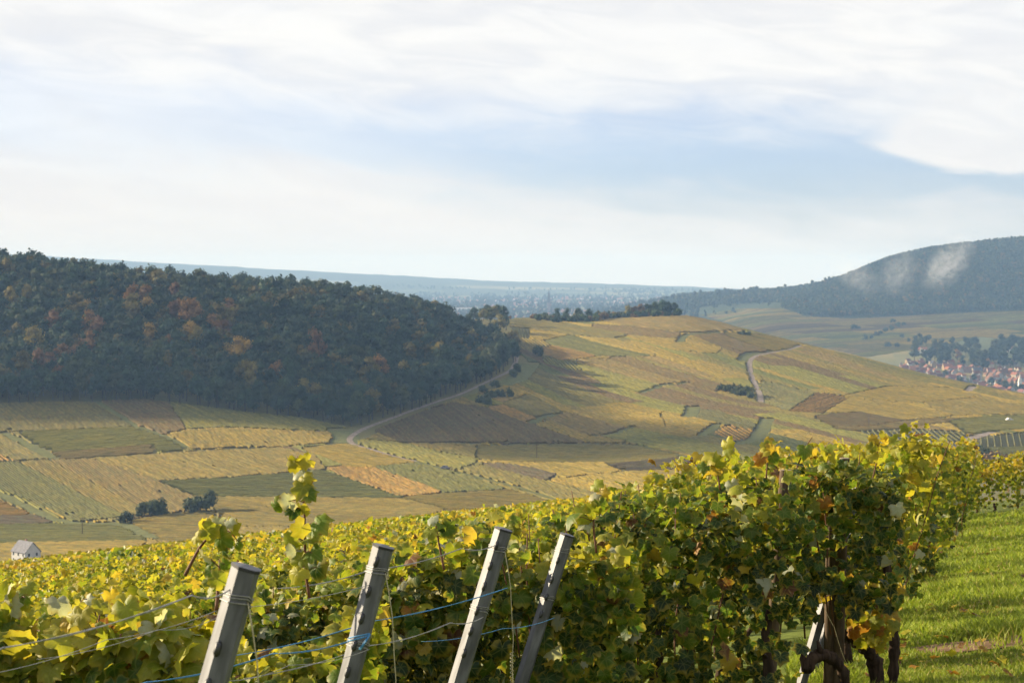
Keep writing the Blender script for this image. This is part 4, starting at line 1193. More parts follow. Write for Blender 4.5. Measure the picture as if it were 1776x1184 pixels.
# town of the far plain: specks that read as one mass
Vs, Fs, Cs, off = [], [], [], 0
for _ in range(620):
    d = rng.uniform(5800, 11000); px = rng.normal(930, 150)
    if rng.uniform() < 0.3: px = rng.uniform(730, 1260)
    x = (px - CX) / FPX * d; z = float(H(x, d))
    s = rng.uniform(8, 15); h = rng.uniform(4, 7)
    V, F = box(x, d, z + h / 2, s, rng.uniform(9, 16), h)
    Vs.append(V); Fs.append(F[0] + off); off += 8
    c = np.array((0.75, 0.72, 0.66)) if rng.uniform() < 0.22 else np.array((0.40, 0.27, 0.22)) * rng.uniform(0.7, 1.2)
    Cs.append(np.tile(c, (8, 1)))
    (x0, y0, _z0), sx = V[0], s
    R = np.array([(x0 - .5, y0 - .5, z + h), (x0 + s + .5, y0 - .5, z + h), (x0 + s + .5, V[7][1] + .5, z + h), (x0 - .5, V[7][1] + .5, z + h), (x0, (y0 + V[7][1]) / 2, z + h + 4), (x0 + s, (y0 + V[7][1]) / 2, z + h + 4)])
    Vs.append(R)
    Fs.append(np.array([(0, 1, 5, 4), (2, 3, 4, 5), (1, 2, 5, 5), (3, 0, 4, 4)])[:2] + off); off += 6
    Cs.append(np.tile(np.array((0.30, 0.16, 0.12)), (6, 1)))
me = mk_mesh('distant_town', np.concatenate(Vs), np.concatenate(Fs), M_tree, np.concatenate(Cs))
obj('distant_town', me, label='hazy town of tiny pale houses spread over the plain', cat='town', kind='stuff')


def landmark(name, label, cat, px, d, parts):
    e = obj(name, None, loc=at(px, d), label=label, cat=cat)
    for nm, (V, F), c in parts:
        o = obj(nm, mk_mesh(nm, V, F, M_house), e); o.color = c + (1,)


def pyramid(w, z0, z1):
    return np.array([(-w, -w, z0), (w, -w, z0), (w, w, z0), (-w, w, z0), (0, 0, z1)], float), [np.array([(0, 1, 4), (1, 2, 4), (2, 3, 4), (3, 0, 4)]), np.array([(3, 2, 1, 0)])]


landmark('town_church', 'tall hazy church spire rising over the distant town', 'church', 952, 6900, [('tower', box(0, 0, 18, 12, 12, 42), (0.22, 0.17, 0.15)), ('spire', pyramid(6.5, 39, 88), (0.12, 0.12, 0.13)), ('nave', box(-16, 6, 9, 30, 16, 20), (0.3, 0.22, 0.18))])
landmark('water_tower', 'white water tower standing before the distant town', 'water tower', 872, 5700, [('shaft', tube([(0, 0, -2), (0, 0, 30)], [5, 5], 12), (0.7, 0.7, 0.7)), ('tank', tube([(0, 0, 26), (0, 0, 30), (0, 0, 40), (0, 0, 43)], [5, 10, 10, 3], 14), (0.75, 0.6, 0.52))])
landmark('white_hall', 'long white industrial hall on the plain behind the hilltop hedge', 'building', 1008, 6000, [('wall', box(0, 0, 5, 80, 30, 12), (0.8, 0.8, 0.8)), ('roof', box(0, 0, 11.6, 82, 32, 1), (0.75, 0.75, 0.76))])
landmark('white_block', 'pale blocky building on the plain over the forest end', 'building', 796, 7000, [('wall', box(0, 0, 9, 90, 25, 20), (0.76, 0.75, 0.73)), ('roof', box(0, 0, 19.6, 92, 27, 1), (0.5, 0.4, 0.36))])

# parked pickup by the track, white van on the valley road, utility poles
def vehicle(name, label, px, py, body, size=1.0, rot=0.0):
    P = unproject([px], [py])[0]
    e = obj(name, None, loc=(P[0], P[1], P[2] + 0.3), label=label, cat='vehicle'); e.rotation_euler = (0, 0, rot); e.scale = (size,) * 3
    prof = [(-2.3, .45), (2.3, .45), (2.35, .95), (1.2, 1.05), (.6, 1.7), (-1.1, 1.75), (-1.3, 1.1), (-2.3, 1.05)]
    n = len(prof)
    V = np.array([(x, s * .85, z) for s in (-1, 1) for x, z in prof])
    F = [np.array([(i, (i + 1) % n, n + (i + 1) % n, n + i) for i in range(n)]), np.array([list(range(n))[::-1], list(range(n, 2 * n))])]
    o = obj('body', mk_mesh('body', V, F, M_house), e); o.color = body + (1,)
    for s in (-1, 1):
        V, F = box(-.25, s * .86, 1.4, 1.3, .05, .4); obj('window', mk_mesh('window', V, F, M_window), e)
        for x in (-1.45, 1.4):
            V, F = tube([(x, s * .7, .38), (x, s * .92, .38)], [.36, .36], 12); obj('wheel', mk_mesh('wheel', V, F, M_rim), e)


vehicle('parked_pickup', 'small grey vehicle parked on the dirt track among the plots', 772, 816, (0.16, 0.16, 0.18), 1.2, -0.5)
vehicle('parked_van', 'tiny white vehicle on the lane above the valley road', 1752, 731, (0.8, 0.8, 0.8), 1.2, 0.3)


def pole(label, px, py, h):
    P = unproject([px], [py])[0]
    e = obj('utility_pole', None, loc=(P[0], P[1], P[2]), label=label, cat='pole', group='utility poles in the valley')
    V, F = tube([(0, 0, -.5), (0, 0, h)], [.22, .16], 8); obj('shaft', mk_mesh('shaft', V, F, M_wood), e)
    V, F = join([box(0, 0, h - .6, 3.2, .18, .2), box(-1.0, 0, h - .3, .15, .15, .5), box(1.0, 0, h - .3, .15, .15, .5)]); obj('crossarm', mk_mesh('crossarm', V, F, M_wood), e)


pole('thin wooden utility pole below the grass path of the hill', 931, 797, 9)
pole('thin dark utility pole beside the grassy valley path', 140, 930, 9)
pole('small pole at the corner of the pinkish plot', 1508, 742, 8)

# ------------------------------------------------------------------ grape leaves
def leaf_geo(n_out, seed, lob=1.0):
    """five-lobed toothed vine leaf, tip along +Y, petiole at the origin; about one unit wide"""
    r = np.random.RandomState(seed)
    A = [0, 27, 52, 82, 110, 145, 168, 180]
    R = [0.70, 0.70 - .15 * lob, 0.66, 0.66 - .16 * lob, 0.60, 0.54, 0.46, 0.14]
    th = np.linspace(-176, 176, n_out)
    rad = np.interp(np.abs(th), A, R)
    rad *= 1 + np.where(np.arange(n_out) % 2 == 0, 0.07, -0.06) + r.uniform(-0.06, 0.06, n_out)
    t = np.radians(th)
    x = rad * np.sin(t); y = rad * np.cos(t)
    fold, droop = r.uniform(0.05, 0.5), r.uniform(0.15, 0.9)
    wav = r.uniform(0.05, 0.15); ph = r.uniform(0, 6.28)
    def z(x, y, rr, t): return fold * np.abs(x) - droop * rr ** 2 + wav * rr * np.sin(5 * t + ph)
    V = [(0, 0, 0)] + [(a, b, z(a, b, q, c)) for a, b, q, c in zip(x, y, rad, t)]
    E = [0.0] + [1.0] * n_out
    if n_out >= 18:       # inner ring carries the curl
        k = 8; ti = np.radians(np.linspace(-160, 160, k)); ri = 0.5 * np.interp(np.abs(np.degrees(ti)), A, R)
        base = len(V)
        V += [(a * math.sin(c), a * math.cos(c), z(a * math.sin(c), a * math.cos(c), a, c) + 0.03) for a, c in zip(ri, ti)]
        E += [0.5] * k
        F = [(0, base + i + 1, base + i) for i in range(k - 1)]
        m = [int(round(np.interp(c, t, np.arange(n_out)))) for c in ti]
        m[0] = 0; m[-1] = n_out - 1
        for i in range(k - 1):
            for j in range(m[i], m[i + 1]):
                F.append((base + i, 1 + j + 1, 1 + j) if j < (m[i] + m[i + 1]) / 2 else (base + i + 1, 1 + j + 1, 1 + j))
            jm = [j for j in range(m[i], m[i + 1]) if j >= (m[i] + m[i + 1]) / 2]
            jm = jm[0] if jm else m[i + 1]
            F.append((base + i, base + i + 1, 1 + jm))
        F += [(0, base, 1), (0, n_out, base + k - 1)]
    else:
        F = [(0, i + 1, i) for i in range(1, n_out)]
    V = np.array(V, float); V[:, :2] *= 0.82
    lp = np.column_stack([V[:, 0], V[:, 1], E])
    return V, np.array(F), lp


LEAF_HI = [leaf_geo(24, 40 + k, 0.95 + 0.07 * k) for k in range(10)]
LEAF_MID = [leaf_geo(13, 60 + k, 1.25) for k in range(6)]
LEAF_MESH = [mk_mesh('leaf', v, f, M_leaf, np.ones((len(v), 3)), lp, smooth=True) for v, f, lp in LEAF_HI]

LC = dict(dark=(0.020, 0.044, 0.009), green=(0.042, 0.088, 0.012), lime=(0.122, 0.19, 0.016), ygreen=(0.24, 0.265, 0.024), yellow=(0.40, 0.365, 0.034), gold=(0.44, 0.31, 0.036), orange=(0.36, 0.16, 0.026), brown=(0.15, 0.065, 0.024), pale=(0.40, 0.42, 0.31))
_stops = np.array([0.0, 0.22, 0.42, 0.62, 0.85, 1.05]); _cols = np.array([LC[k] for k in ('dark', 'green', 'lime', 'ygreen', 'yellow', 'gold')])


def leaf_colors(h, y, g):
    """h: relative height in the canopy 0..1, y: how far autumn has come, g: patchy 0..1 noise shared by neighbouring leaves"""
    n = len(h)
    a = y * (0.25 + 0.75 * h) + 1.1 * np.maximum(h - 0.8, 0) + 0.75 * (g - 0.5) + rng.normal(0, 0.13, n)
    c = np.stack([np.interp(a, _stops, _cols[:, k]) for k in range(3)], 1)
    u = rng.uniform(size=n)
    for lo, hi, nm in ((0, .007, 'orange'), (.007, .022, 'brown'), (.022, .05, 'pale'), (.05, .065, 'gold')):
        c[(u >= lo) & (u < hi)] = LC[nm]
    return c * rng.uniform(0.8, 1.2, (n, 1))


def frame(n, t):
    """leaf frames: normals n (k,3), tip directions t (k,3) -> (k,3,3) columns x,y,z"""
    n = n / (np.linalg.norm(n, axis=1)[:, None] + 1e-9)
    t = t - n * np.sum(n * t, 1)[:, None]; t /= np.linalg.norm(t, axis=1)[:, None] + 1e-9
    return np.stack([np.cross(t, n), t, n], 2)


def bake_leaves(geos, P, M, S, Ccol):
    which = rng.randint(len(geos), size=len(P))
    Vs, Fs, Ls, Cs, off = [], [], [], [], 0
    for g, (gv, gf, gl) in enumerate(geos):
        k = np.where(which == g)[0]
        if not len(k): continue
        v = np.einsum('kij,vj->kvi', M[k] * S[k][:, None, None], gv) + P[k][:, None, :]
        nv = len(gv)
        Vs.append(v.reshape(-1, 3)); Fs.append((gf[None] + (np.arange(len(k)) * nv)[:, None, None] + off).reshape(-1, 3))
        Ls.append(np.tile(gl, (len(k), 1))); Cs.append(np.repeat(Ccol[k], nv, 0)); off += nv * len(k)
    return np.concatenate(Vs), np.concatenate(Fs), np.concatenate(Ls), np.concatenate(Cs)


ROWD = np.array([-0.995, 0.1]); ROWN = np.array([-0.1, -0.995])      # along the row away from its end; towards the viewer


def canopy(cx, cy, half, n, h0, h1, wid, yel, top_bias=0.35):
    """random leaf positions, frames, sizes and colours of a stretch of trellised vine centred on (cx, cy)"""
    s = rng.uniform(-half, half, n)
    u = rng.uniform(size=n)
    hrel = np.where(rng.uniform(size=n) < top_bias, 1 - 0.3 * rng.uniform(size=n) ** 1.4, u)
    ph = rng.uniform(0, 6.28)
    topw = h1 + 0.07 * np.sin(s * 5.0 + ph) + 0.05 * np.sin(s * 13 + ph * 2) + rng.normal(0, 0.05, n)
    h = h0 + (topw - h0) * hrel
    side = np.where(rng.uniform(size=n) < 0.55, 1.0, -1.0)
    w = side * wid * np.sqrt(rng.uniform(0.15, 1.0, n)) * (1 - 0.35 * np.maximum(hrel - 0.6, 0)) + rng.normal(0, 0.03, n)
    X = cx + ROWD[0] * s + ROWN[0] * w; Y = cy + ROWD[1] * s + ROWN[1] * w
    Z = plane_z(X, Y) + h
    up = np.clip((hrel - 0.72) * 3.0, 0, 1)
    nrm = np.stack([ROWN[0] * side * (1 - 0.6 * up), ROWN[1] * side * (1 - 0.6 * up), 0.25 + 0.9 * up], 1) + rng.normal(0, 0.55, (n, 3))
    tip = np.stack([rng.normal(0, 0.5, n), rng.normal(0, 0.4, n), -0.9 + 0.5 * up + rng.normal(0, 0.25, n)], 1)
    M = frame(nrm, tip)
    S = (0.05 + 0.068 * rng.uniform(size=n) ** 0.9) * (1 - 0.15 * up)
    g = 0.6 * vnoise(X * 1.0 + 40, Z * 1.6 + Y * 0.7, 0.32, 51) + 0.4 * vnoise(X + 9, Z + Y, 0.9, 52)
    col = leaf_colors(hrel, yel, g)
    return np.stack([X, Y, Z], 1), M, S, col, side, hrel


def in_view(P, m=120):
    y = np.maximum(P[:, 1], 0.3)
    px = CX + FPX * P[:, 0] / y; py = HY - FPX * P[:, 2] / y
    return (px > -m) & (px < 1776 + m) & (py < 1184 + m) & (P[:, 1] > 0.5)


def gnarl(p0, p1, r0, r1, bend=0.08, n=9, sides=8):
    p0, p1 = np.array(p0, float), np.array(p1, float)
    pts = [p0 + (p1 - p0) * t + np.array([rng.normal(0, bend) * t * (1.2 - t), rng.normal(0, bend) * t * (1.2 - t), 0]) for t in np.linspace(0, 1, n)]
    rad = [r0 + (r1 - r0) * t + 0.18 * r0 * rng.uniform(-1, 1) for t in np.linspace(0, 1, n)]
    return tube(pts, rad, sides, 0.14)


def row_end(n):
    """ground position of the end of vine row n (0 = first row), at the grass verge"""
    tab = [(-1.45, 4.75), (-1.15, 6.38), (-0.72, 7.65), (0.36, 9.25), (1.36, 10.7), (2.1, 12.1), (2.38, 13.4)]
    if n < len(tab): return np.array(tab[n])
    d = 13.4 + (n - 6) * 1.6
    return np.array((2.42 + 0.247 * (d - 13.4), d))


ORD = ['first', 'second', 'third', 'fourth', 'fifth', 'sixth', 'seventh', 'eighth', 'ninth', 'tenth', 'eleventh', 'twelfth', 'thirteenth', 'fourteenth', 'fifteenth', 'sixteenth', 'seventeenth', 'eighteenth', 'nineteenth', 'twentieth', 'twenty-first', 'twenty-second', 'twenty-third', 'twenty-fourth', 'twenty-fifth', 'twenty-sixth', 'twenty-seventh']
ROW_LOOK = ['behind the tallest grey post', 'behind the grey post with the blue knot', 'behind the third grey post', 'behind the half hidden fourth post', 'beside the leaning wooden stake', 'with the arched black trunk', 'at the corner of the grass verge']
TOPS = [1.34, 1.38, 1.40, 1.42, 1.52, 1.64, 1.68]
YEL = [0.54, 0.52, 0.48, 0.42, 0.28, 0.28, 0.38]


def grapevine(label, cx, cy, half, n, h0, h1, wid, yel, trunk=True, obj_leaf=True, canes=5, geos=None, group=None, big=1.0):
    P, M, S, col, side, hr = canopy(cx, cy, half, n, h0, h1, wid, yel)
    S = S * big
    v = in_view(P)
    P, M, S, col, side, hr = P[v], M[v], S[v], col[v], side[v], hr[v]
    if len(P) < 12: return None
    base = Vector((cx, cy, plane_z(cx, cy)))
    e = obj('grapevine', None, loc=base, label=label, cat='grapevine', group=group)
    e_inv = np.array(base)
    if trunk:
        V, F = gnarl((0, 0, -0.05), (rng.uniform(-.05, .05), rng.uniform(-.04, .04), h0 + 0.12), 0.036, 0.024, 0.06)
        obj('trunk', mk_mesh('trunk', V, F, M_bark, smooth=True), e)
    for k in range(canes):
        s = rng.uniform(-half, half); w = rng.uniform(-0.08, 0.12)
        p0 = np.array((ROWD[0] * s + ROWN[0] * w, ROWD[1] * s + ROWN[1] * w, h0 * 0.8)); p0[2] += plane_z(cx + p0[0], cy + p0[1]) - base.z
        p1 = p0 + np.array((rng.normal(0, .12), rng.normal(0, .08), h1 - h0 * 0.8 + rng.uniform(-0.05, 0.12)))
        pts = [p0 + (p1 - p0) * t + np.array((rng.normal(0, .012), rng.normal(0, .012), 0)) for t in np.linspace(0, 1, 6)]
        V, F = tube(pts, np.linspace(0.006, 0.003, 6), 5)
        obj('cane', mk_mesh('cane', V, F, M_cane, smooth=True), e)
    single = np.zeros(len(P), bool)
    if obj_leaf:
        cand = np.where((side > 0) | (hr > 0.8))[0]
        if len(cand) > obj_leaf: cand = rng.permutation(cand)[:obj_leaf]
        single[cand] = True
        for j in np.where(single)[0]:
            o = bpy.data.objects.new('leaf', LEAF_MESH[rng.randint(len(LEAF_MESH))]); C.objects.link(o)
            o.parent = e
            m4 = Matrix.Identity(4)
            for a in range(3):
                for b in range(3): m4[a][b] = float(M[j, a, b] * S[j])
                m4[a][3] = float(P[j, a] - e_inv[a])
            o.matrix_basis = m4
            o.color = tuple(col[j]) + (1,)
    if (~single).any():
        k = ~single
        V, F, L, Cc = bake_leaves(geos or LEAF_MID, P[k] - e_inv, M[k], S[k], col[k])
        obj('foliage', mk_mesh('foliage', V, F, M_leaf, Cc, L, smooth=True), e, kind='stuff')
    return e


nleaf_total = 0
for r in range(7):
    ex, ey = row_end(r)
    for k in range(9):
        s = 0.35 + k * 0.9
        cx, cy = ex + ROWD[0] * s, ey + ROWD[1] * s
        if cy < 1.5: continue
        pxv = CX + FPX * cx / cy
        if pxv < -450 * 4.0 / max(cy, 4.0) - 60: break
        lbl = f'{"leafy green" if YEL[r] < 0.55 else "yellow-green"} grapevine {ROW_LOOK[r]}, {ORD[k]} from the row end'
        near = r < 7 and (k < 4)
        grapevine(lbl, cx, cy, 0.56, 760 if r < 4 else 900, (0.34 if r == 4 else 0.52 + 0.10 * (k == 0)) if r >= 4 else 0.5, float(np.interp(pxv, [100, 450, 820, 1150, 1350], [1.0, 1.06, 1.22, 1.37, 1.5] if r > 1 else [1.2, 1.2, 1.2, 1.37, 1.5])) + rng.uniform(-0.04, 0.04), 0.24, YEL[r], trunk=not (r in (4, 5, 6) and k == 0),
                  obj_leaf=170 if k < 3 else 50, canes=5 if k < 4 else 2, geos=LEAF_HI if r < 4 else LEAF_MID, group=f'grapevines of the rows behind the posts', big=1.15 if r < 2 else (1.05 if r < 4 else 0.98))

# rows stepping away along the grass verge: the vines next to the verge one by one, the rest as a field of foliage
fieldP, fieldM, fieldS, fieldC = [], [], [], []
for r in range(7, 27):
    ex, ey = row_end(r)
    if ey > 45.5: break
    for k in range(2):
        s = 0.3 + k * 0.95
        cx, cy = ex + ROWD[0] * s, ey + ROWD[1] * s
        grapevine(f'grapevine of the {ORD[r]} row from the posts, {"ending at the grass verge" if k == 0 else "one step in from the grass verge"}', cx, cy, 0.55, int(np.interp(ey, [14, 44], [640, 330])), 0.46, 1.58 + rng.uniform(-0.06, 0.06), 0.29, 0.62 if r < 18 else 0.8,
                  obj_leaf=0, canes=2, group='grapevines along the grass verge')
    L = ex + 0.275 * ey + 1.5
    s0 = 2.0
    n = int((L - s0) * np.interp(ey, [14, 44], [240, 110]))
    mid = (s0 + L) / 2
    P, M, S, col, side, hr = canopy(ex + ROWD[0] * mid, ey + ROWD[1] * mid, (L - s0) / 2, n, 0.7, 1.25, 0.27, 0.58, 0.6)
    _q = CX + FPX * P[:, 0] / P[:, 1]
    P[:, 2] -= np.interp(_q, [100, 600, 900], [.25, .12, 0]) * np.interp(ey, [14, 30, 45], [1, .6, .15])
    fieldP.append(P); fieldM.append(M); fieldS.append(S * 1.1); fieldC.append(col)
P, M, S, col = map(np.concatenate, (fieldP, fieldM, fieldS, fieldC))
v = in_view(P, 60)
V, F, L, Cc = bake_leaves(LEAF_MID[:3], P[v], M[v], S[v], col[v])
obj('vineyard_rows', mk_mesh('vineyard_rows', V, F, M_leaf, Cc, L, smooth=True), label='golden green canopy of the vine rows sloping away behind the posts', cat='vineyard', kind='stuff')

# farther rows of the slope, to its crest
Ps, Cs_, Ss, Hs = [], [], [], []
d = 46.0
while d < 128:
    xl, xr = -0.30 * d, min(2.42 + 0.247 * (d - 13.4) - 0.4, 0.12 * d if d > 60 else 9e9)
    n = int((xr - xl) * np.interp(d, [46, 128], [85, 46]))
    x = rng.uniform(xl, xr, n); y = d + rng.normal(0, 0.17, n) - 0.1 * (x - 4)
    hr = np.where(rng.uniform(size=n) < 0.6, 1 - 0.25 * rng.uniform(size=n), rng.uniform(size=n))
    h = 0.5 + (0.80 + 0.10 * np.sin(x * 2.1 + d)) * hr + rng.normal(0, 0.05, n)
    z = H(x, np.maximum(y, 1)) + h
    Ps.append(np.stack([x, y, z], 1)); Hs.append(hr)
    px = CX + FPX * x / y
    olive_mix = np.clip((d + 0.02 * (450 - px) + 9 * np.sin(px / 130.0) - 84) / 9, 0, 1) * (px < 620)  # weight blending the far strip into a darker olive leaf tone
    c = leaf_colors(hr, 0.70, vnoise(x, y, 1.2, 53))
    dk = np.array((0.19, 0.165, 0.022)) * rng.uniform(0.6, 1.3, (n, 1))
    c = c * (1 - 0.85 * olive_mix[:, None]) + dk * 0.85 * olive_mix[:, None]
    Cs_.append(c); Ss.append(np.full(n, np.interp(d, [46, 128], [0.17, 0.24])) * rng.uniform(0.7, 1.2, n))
    d += np.interp(d, [46, 128], [1.65, 1.8])
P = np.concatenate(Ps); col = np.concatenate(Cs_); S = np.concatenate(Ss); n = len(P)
M = frame(np.stack([rng.normal(0, .6, n), rng.normal(-.35, .6, n), rng.uniform(0.1, 1, n)], 1), rng.normal(size=(n, 3)))
q = np.array([(-.5, 0, 0), (0, -.42, .08), (.5, 0, -.05), (.05, .5, .05)])
V = (np.einsum('kij,vj->kvi', M * S[:, None, None], q) + P[:, None]).reshape(-1, 3)
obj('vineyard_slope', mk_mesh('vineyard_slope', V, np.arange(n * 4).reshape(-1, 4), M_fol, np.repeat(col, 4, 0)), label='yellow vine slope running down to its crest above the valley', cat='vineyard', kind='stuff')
print('slope leaves', n)

# dark shrubs on the crest of the vine slope
for i, (px, dd, s) in enumerate([(592, 133, .55), (606, 134, .5), (622, 133, .55), (640, 134, .6), (655, 133, .55), (668, 135, .5), (682, 133, .45), (452, 131, .5), (462, 132, .4)]):
    P_ = at(px, dd)
    tree('crest_shrub', (P_.x, P_.y, P_.z - 0.1), s * 0.85, np.array((0.05, 0.045, 0.02)) if i < 7 else np.array((0.14, 0.10, 0.02)), 'dark rounded shrub on the vine slope crest' if i < 7 else 'olive shrub on the crest beside the tall shoot', 'shrubs on the crest of the vine slope', BUSH, trunk=False, cat='bush')

# the crosswise rows beyond the grass
for rr, (y0, hh, yl, lab) in enumerate([(48.5, 1.25, 0.85, 'front'), (50.4, 1.35, 0.7, 'rear')]):
    for k in range(9):
        cx = 9.6 + k * 1.05; cy = y0 + 0.1 * k
        if CX + FPX * cx / cy > 1900: break
        grapevine(f'rusty yellow grapevine of the {lab} crosswise row beyond the grass, {ORD[k]} along it', cx, cy, 0.6, 480, 0.12 if rr == 0 else 0.5, hh + rng.uniform(-.08, .08), 0.26, yl, obj_leaf=0, canes=1, group='grapevines of the crosswise rows')

# ------------------------------------------------------------------ tall shoots above the canopy
def shoot(label, pts, leaves, d, size=0.11, yel=1.0, group='tall shoots above the vines'):
    W = np.array([pix(px, py, d + k * 0.02) for k, (px, py) in enumerate(pts)])
    W = catmull(W, 4)
    e = obj('vine_shoot', None, loc=tuple(W[0]), label=label, cat='shoot', group=group)
    V, F = tube(W - W[0], np.linspace(0.0055, 0.002, len(W)), 6)
    obj('stem', mk_mesh('stem', V, F, M_cane, smooth=True), e)
    for (px, py, s, cname) in leaves:
        p = np.array(pix(px, py, d + rng.uniform(-0.05, 0.05)))
        k = int(np.argmin(np.linalg.norm(W - p, axis=1)))
        pr = W[k]
        n = np.array([[rng.normal(-0.2, .5), -0.8 + rng.normal(0, .35), rng.normal(0.35, .4)]])
        t = np.array([p - pr + np.array((0, 0, -0.03)) + rng.normal(0, .02, 3)])
        m3 = frame(n, t)[0]
        o = obj('leaf', LEAF_MESH[rng.randint(len(LEAF_MESH))], e)
        o.color = tuple(np.array(LC[cname]) * rng.uniform(0.85, 1.15)) + (1,)
        sc = s / 1776 * 1776 * d / FPX
        m4 = Matrix.Identity(4)
        org = p - m3[:, 1] * sc * 0.3
        for a in range(3):
            for b in range(3): m4[a][b] = float(m3[a, b] * sc)
            m4[a][3] = float(org[a] - W[0][a])
        o.matrix_basis = m4
        V, F = tube([pr - W[0], (pr + org) / 2 - W[0] + np.array((0, 0, 0.008)), org - W[0]], [0.0016] * 3, 4, cap=False)
        obj('petiole', mk_mesh('petiole', V, F, M_cane), e)


shoot('tallest yellow vine shoot rising against the valley between two posts', [(535, 1040), (528, 980), (527, 900), (525, 850), (520, 810), (515, 792)],
      [(502, 800, 36, 'yellow'), (524, 803, 34, 'yellow'), (510, 815, 30, 'yellow'), (515, 832, 44, 'pale'), (530, 838, 34, 'yellow'), (520, 855, 48, 'ygreen'), (540, 862, 34, 'lime'), (490, 870, 38, 'pale'), (484, 884, 34, 'lime'), (505, 892, 36, 'green'),
       (530, 885, 30, 'yellow'), (514, 925, 40, 'yellow'), (556, 915, 54, 'lime'), (495, 940, 40, 'ygreen'), (530, 940, 36, 'lime'), (545, 935, 34, 'ygreen'), (500, 960, 38, 'pale'), (548, 965, 44, 'lime'), (515, 980, 44, 'ygreen'), (545, 1000, 50, 'green'), (505, 1005, 44, 'yellow')], 6.1)
shoot('leaning yellow vine shoot with pale leaves beside the tallest one', [(318, 1000), (345, 950), (365, 930), (390, 912)],
      [(345, 906, 36, 'yellow'), (362, 914, 34, 'gold'), (380, 903, 30, 'pale'), (398, 912, 28, 'pale'), (372, 928, 44, 'ygreen'), (400, 925, 42, 'ygreen'), (390, 942, 48, 'lime'), (340, 935, 30, 'yellow'), (412, 950, 34, 'lime'), (388, 960, 40, 'green')], 6.0)
shoot('short shoot with orange and pale leaves above the fourth post', [(1035, 960), (1030, 905), (1040, 860), (1042, 845)],
      [(1040, 842, 30, 'ygreen'), (1030, 862, 34, 'pale'), (1048, 864, 34, 'gold'), (1058, 858, 26, 'yellow'), (1022, 880, 34, 'ygreen'), (1045, 885, 34, 'lime'), (1000, 895, 44, 'ygreen'), (1010, 910, 40, 'pale'), (985, 905, 44, 'lime'), (1060, 900, 40, 'green')], 8.6)
shoot('golden shoot over the wooden stake tops by the grass', [(1510, 850), (1520, 810), (1525, 775), (1530, 762)],
      [(1514, 757, 22, 'gold'), (1532, 757, 20, 'yellow'), (1541, 764, 20, 'gold'), (1524, 775, 24, 'yellow'), (1508, 780, 24, 'ygreen'), (1538, 782, 22, 'yellow'), (1520, 795, 26, 'yellow'), (1545, 800, 24, 'lime')], 12.8)
shoot('thin bare tendril with one green leaf on the vine wall', [(1380, 820), (1392, 790), (1402, 770), (1410, 758)], [(1396, 790, 34, 'lime'), (1386, 803, 26, 'ygreen')], 11.4)
shoot('shoot with rusty leaf standing on the vine wall top', [(1330, 830), (1332, 800), (1335, 778)], [(1324, 777, 26, 'ygreen'), (1338, 784, 24, 'gold'), (1320, 792, 26, 'yellow'), (1314, 802, 28, 'orange'), (1345, 800, 26, 'lime')], 11.2)
shoot('yellow lobed shoot at the wall top by the leaning stake', [(1250, 850), (1245, 820), (1238, 800)], [(1228, 802, 38, 'yellow'), (1248, 800, 34, 'ygreen'), (1240, 815, 36, 'gold'), (1215, 815, 26, 'lime'), (1262, 822, 30, 'ygreen')], 10.6)
shoot('small pale shoot between the second and third posts', [(770, 990), (762, 950), (757, 920), (755, 900)], [(750, 905, 26, 'pale'), (764, 912, 30, 'lime'), (772, 925, 40, 'green'), (745, 930, 34, 'ygreen'), (785, 920, 36, 'lime')], 7.0)
shoot('reddish upright cane with yellow leaves beside the tallest post', [(373, 1060), (376, 1020), (378, 985), (379, 972)], [(355, 975, 34, 'pale'), (362, 1000, 30, 'lime'), (395, 985, 30, 'lime'), (385, 1010, 40, 'ygreen')], 4.9)

for k in range(26):
    r = [0, 0, 1, 1, 1, 2, 2, 2, 3, 3, 4, 4, 5, 6][k % 14]
    ex, ey = row_end(r)
    q = rng.uniform(0.1, 0.26 * ey + ex) if r < 4 else rng.uniform(0.0, 1.6)
    x, y = ex + ROWD[0] * q, ey + ROWD[1] * q
    px = CX + FPX * x / y
    h1 = float(np.interp(px, [100, 450, 820, 1150, 1350], [1.0, 1.06, 1.22, 1.37, 1.5] if r > 1 else [1.2, 1.2, 1.2, 1.37, 1.5]))
    py = HY - FPX * (plane_z(x, y) + h1) / y; up = rng.uniform(0.06, 0.22) * FPX / y
    lean = rng.uniform(-0.5, 0.5)
    lv = [(px + lean * up * t + rng.uniform(-1, 1) * 0.05 * FPX / y, py - up * t, rng.uniform(0.05, 0.10) * FPX / y, ['ygreen', 'yellow', 'lime', 'lime', 'pale', 'ygreen', 'gold'][rng.randint(7)]) for t in np.linspace(-0.4, 1.05, 9)]
    shoot(f'{["short", "leaning", "thin", "leafy"][k % 4]} shoot {ROW_LOOK[r]}', [(px - lean * up * 0.6, py + up * 0.6), (px, py), (px + lean * up * .6, py - up * .6), (px + lean * up, py - up)], lv, y - 0.02)

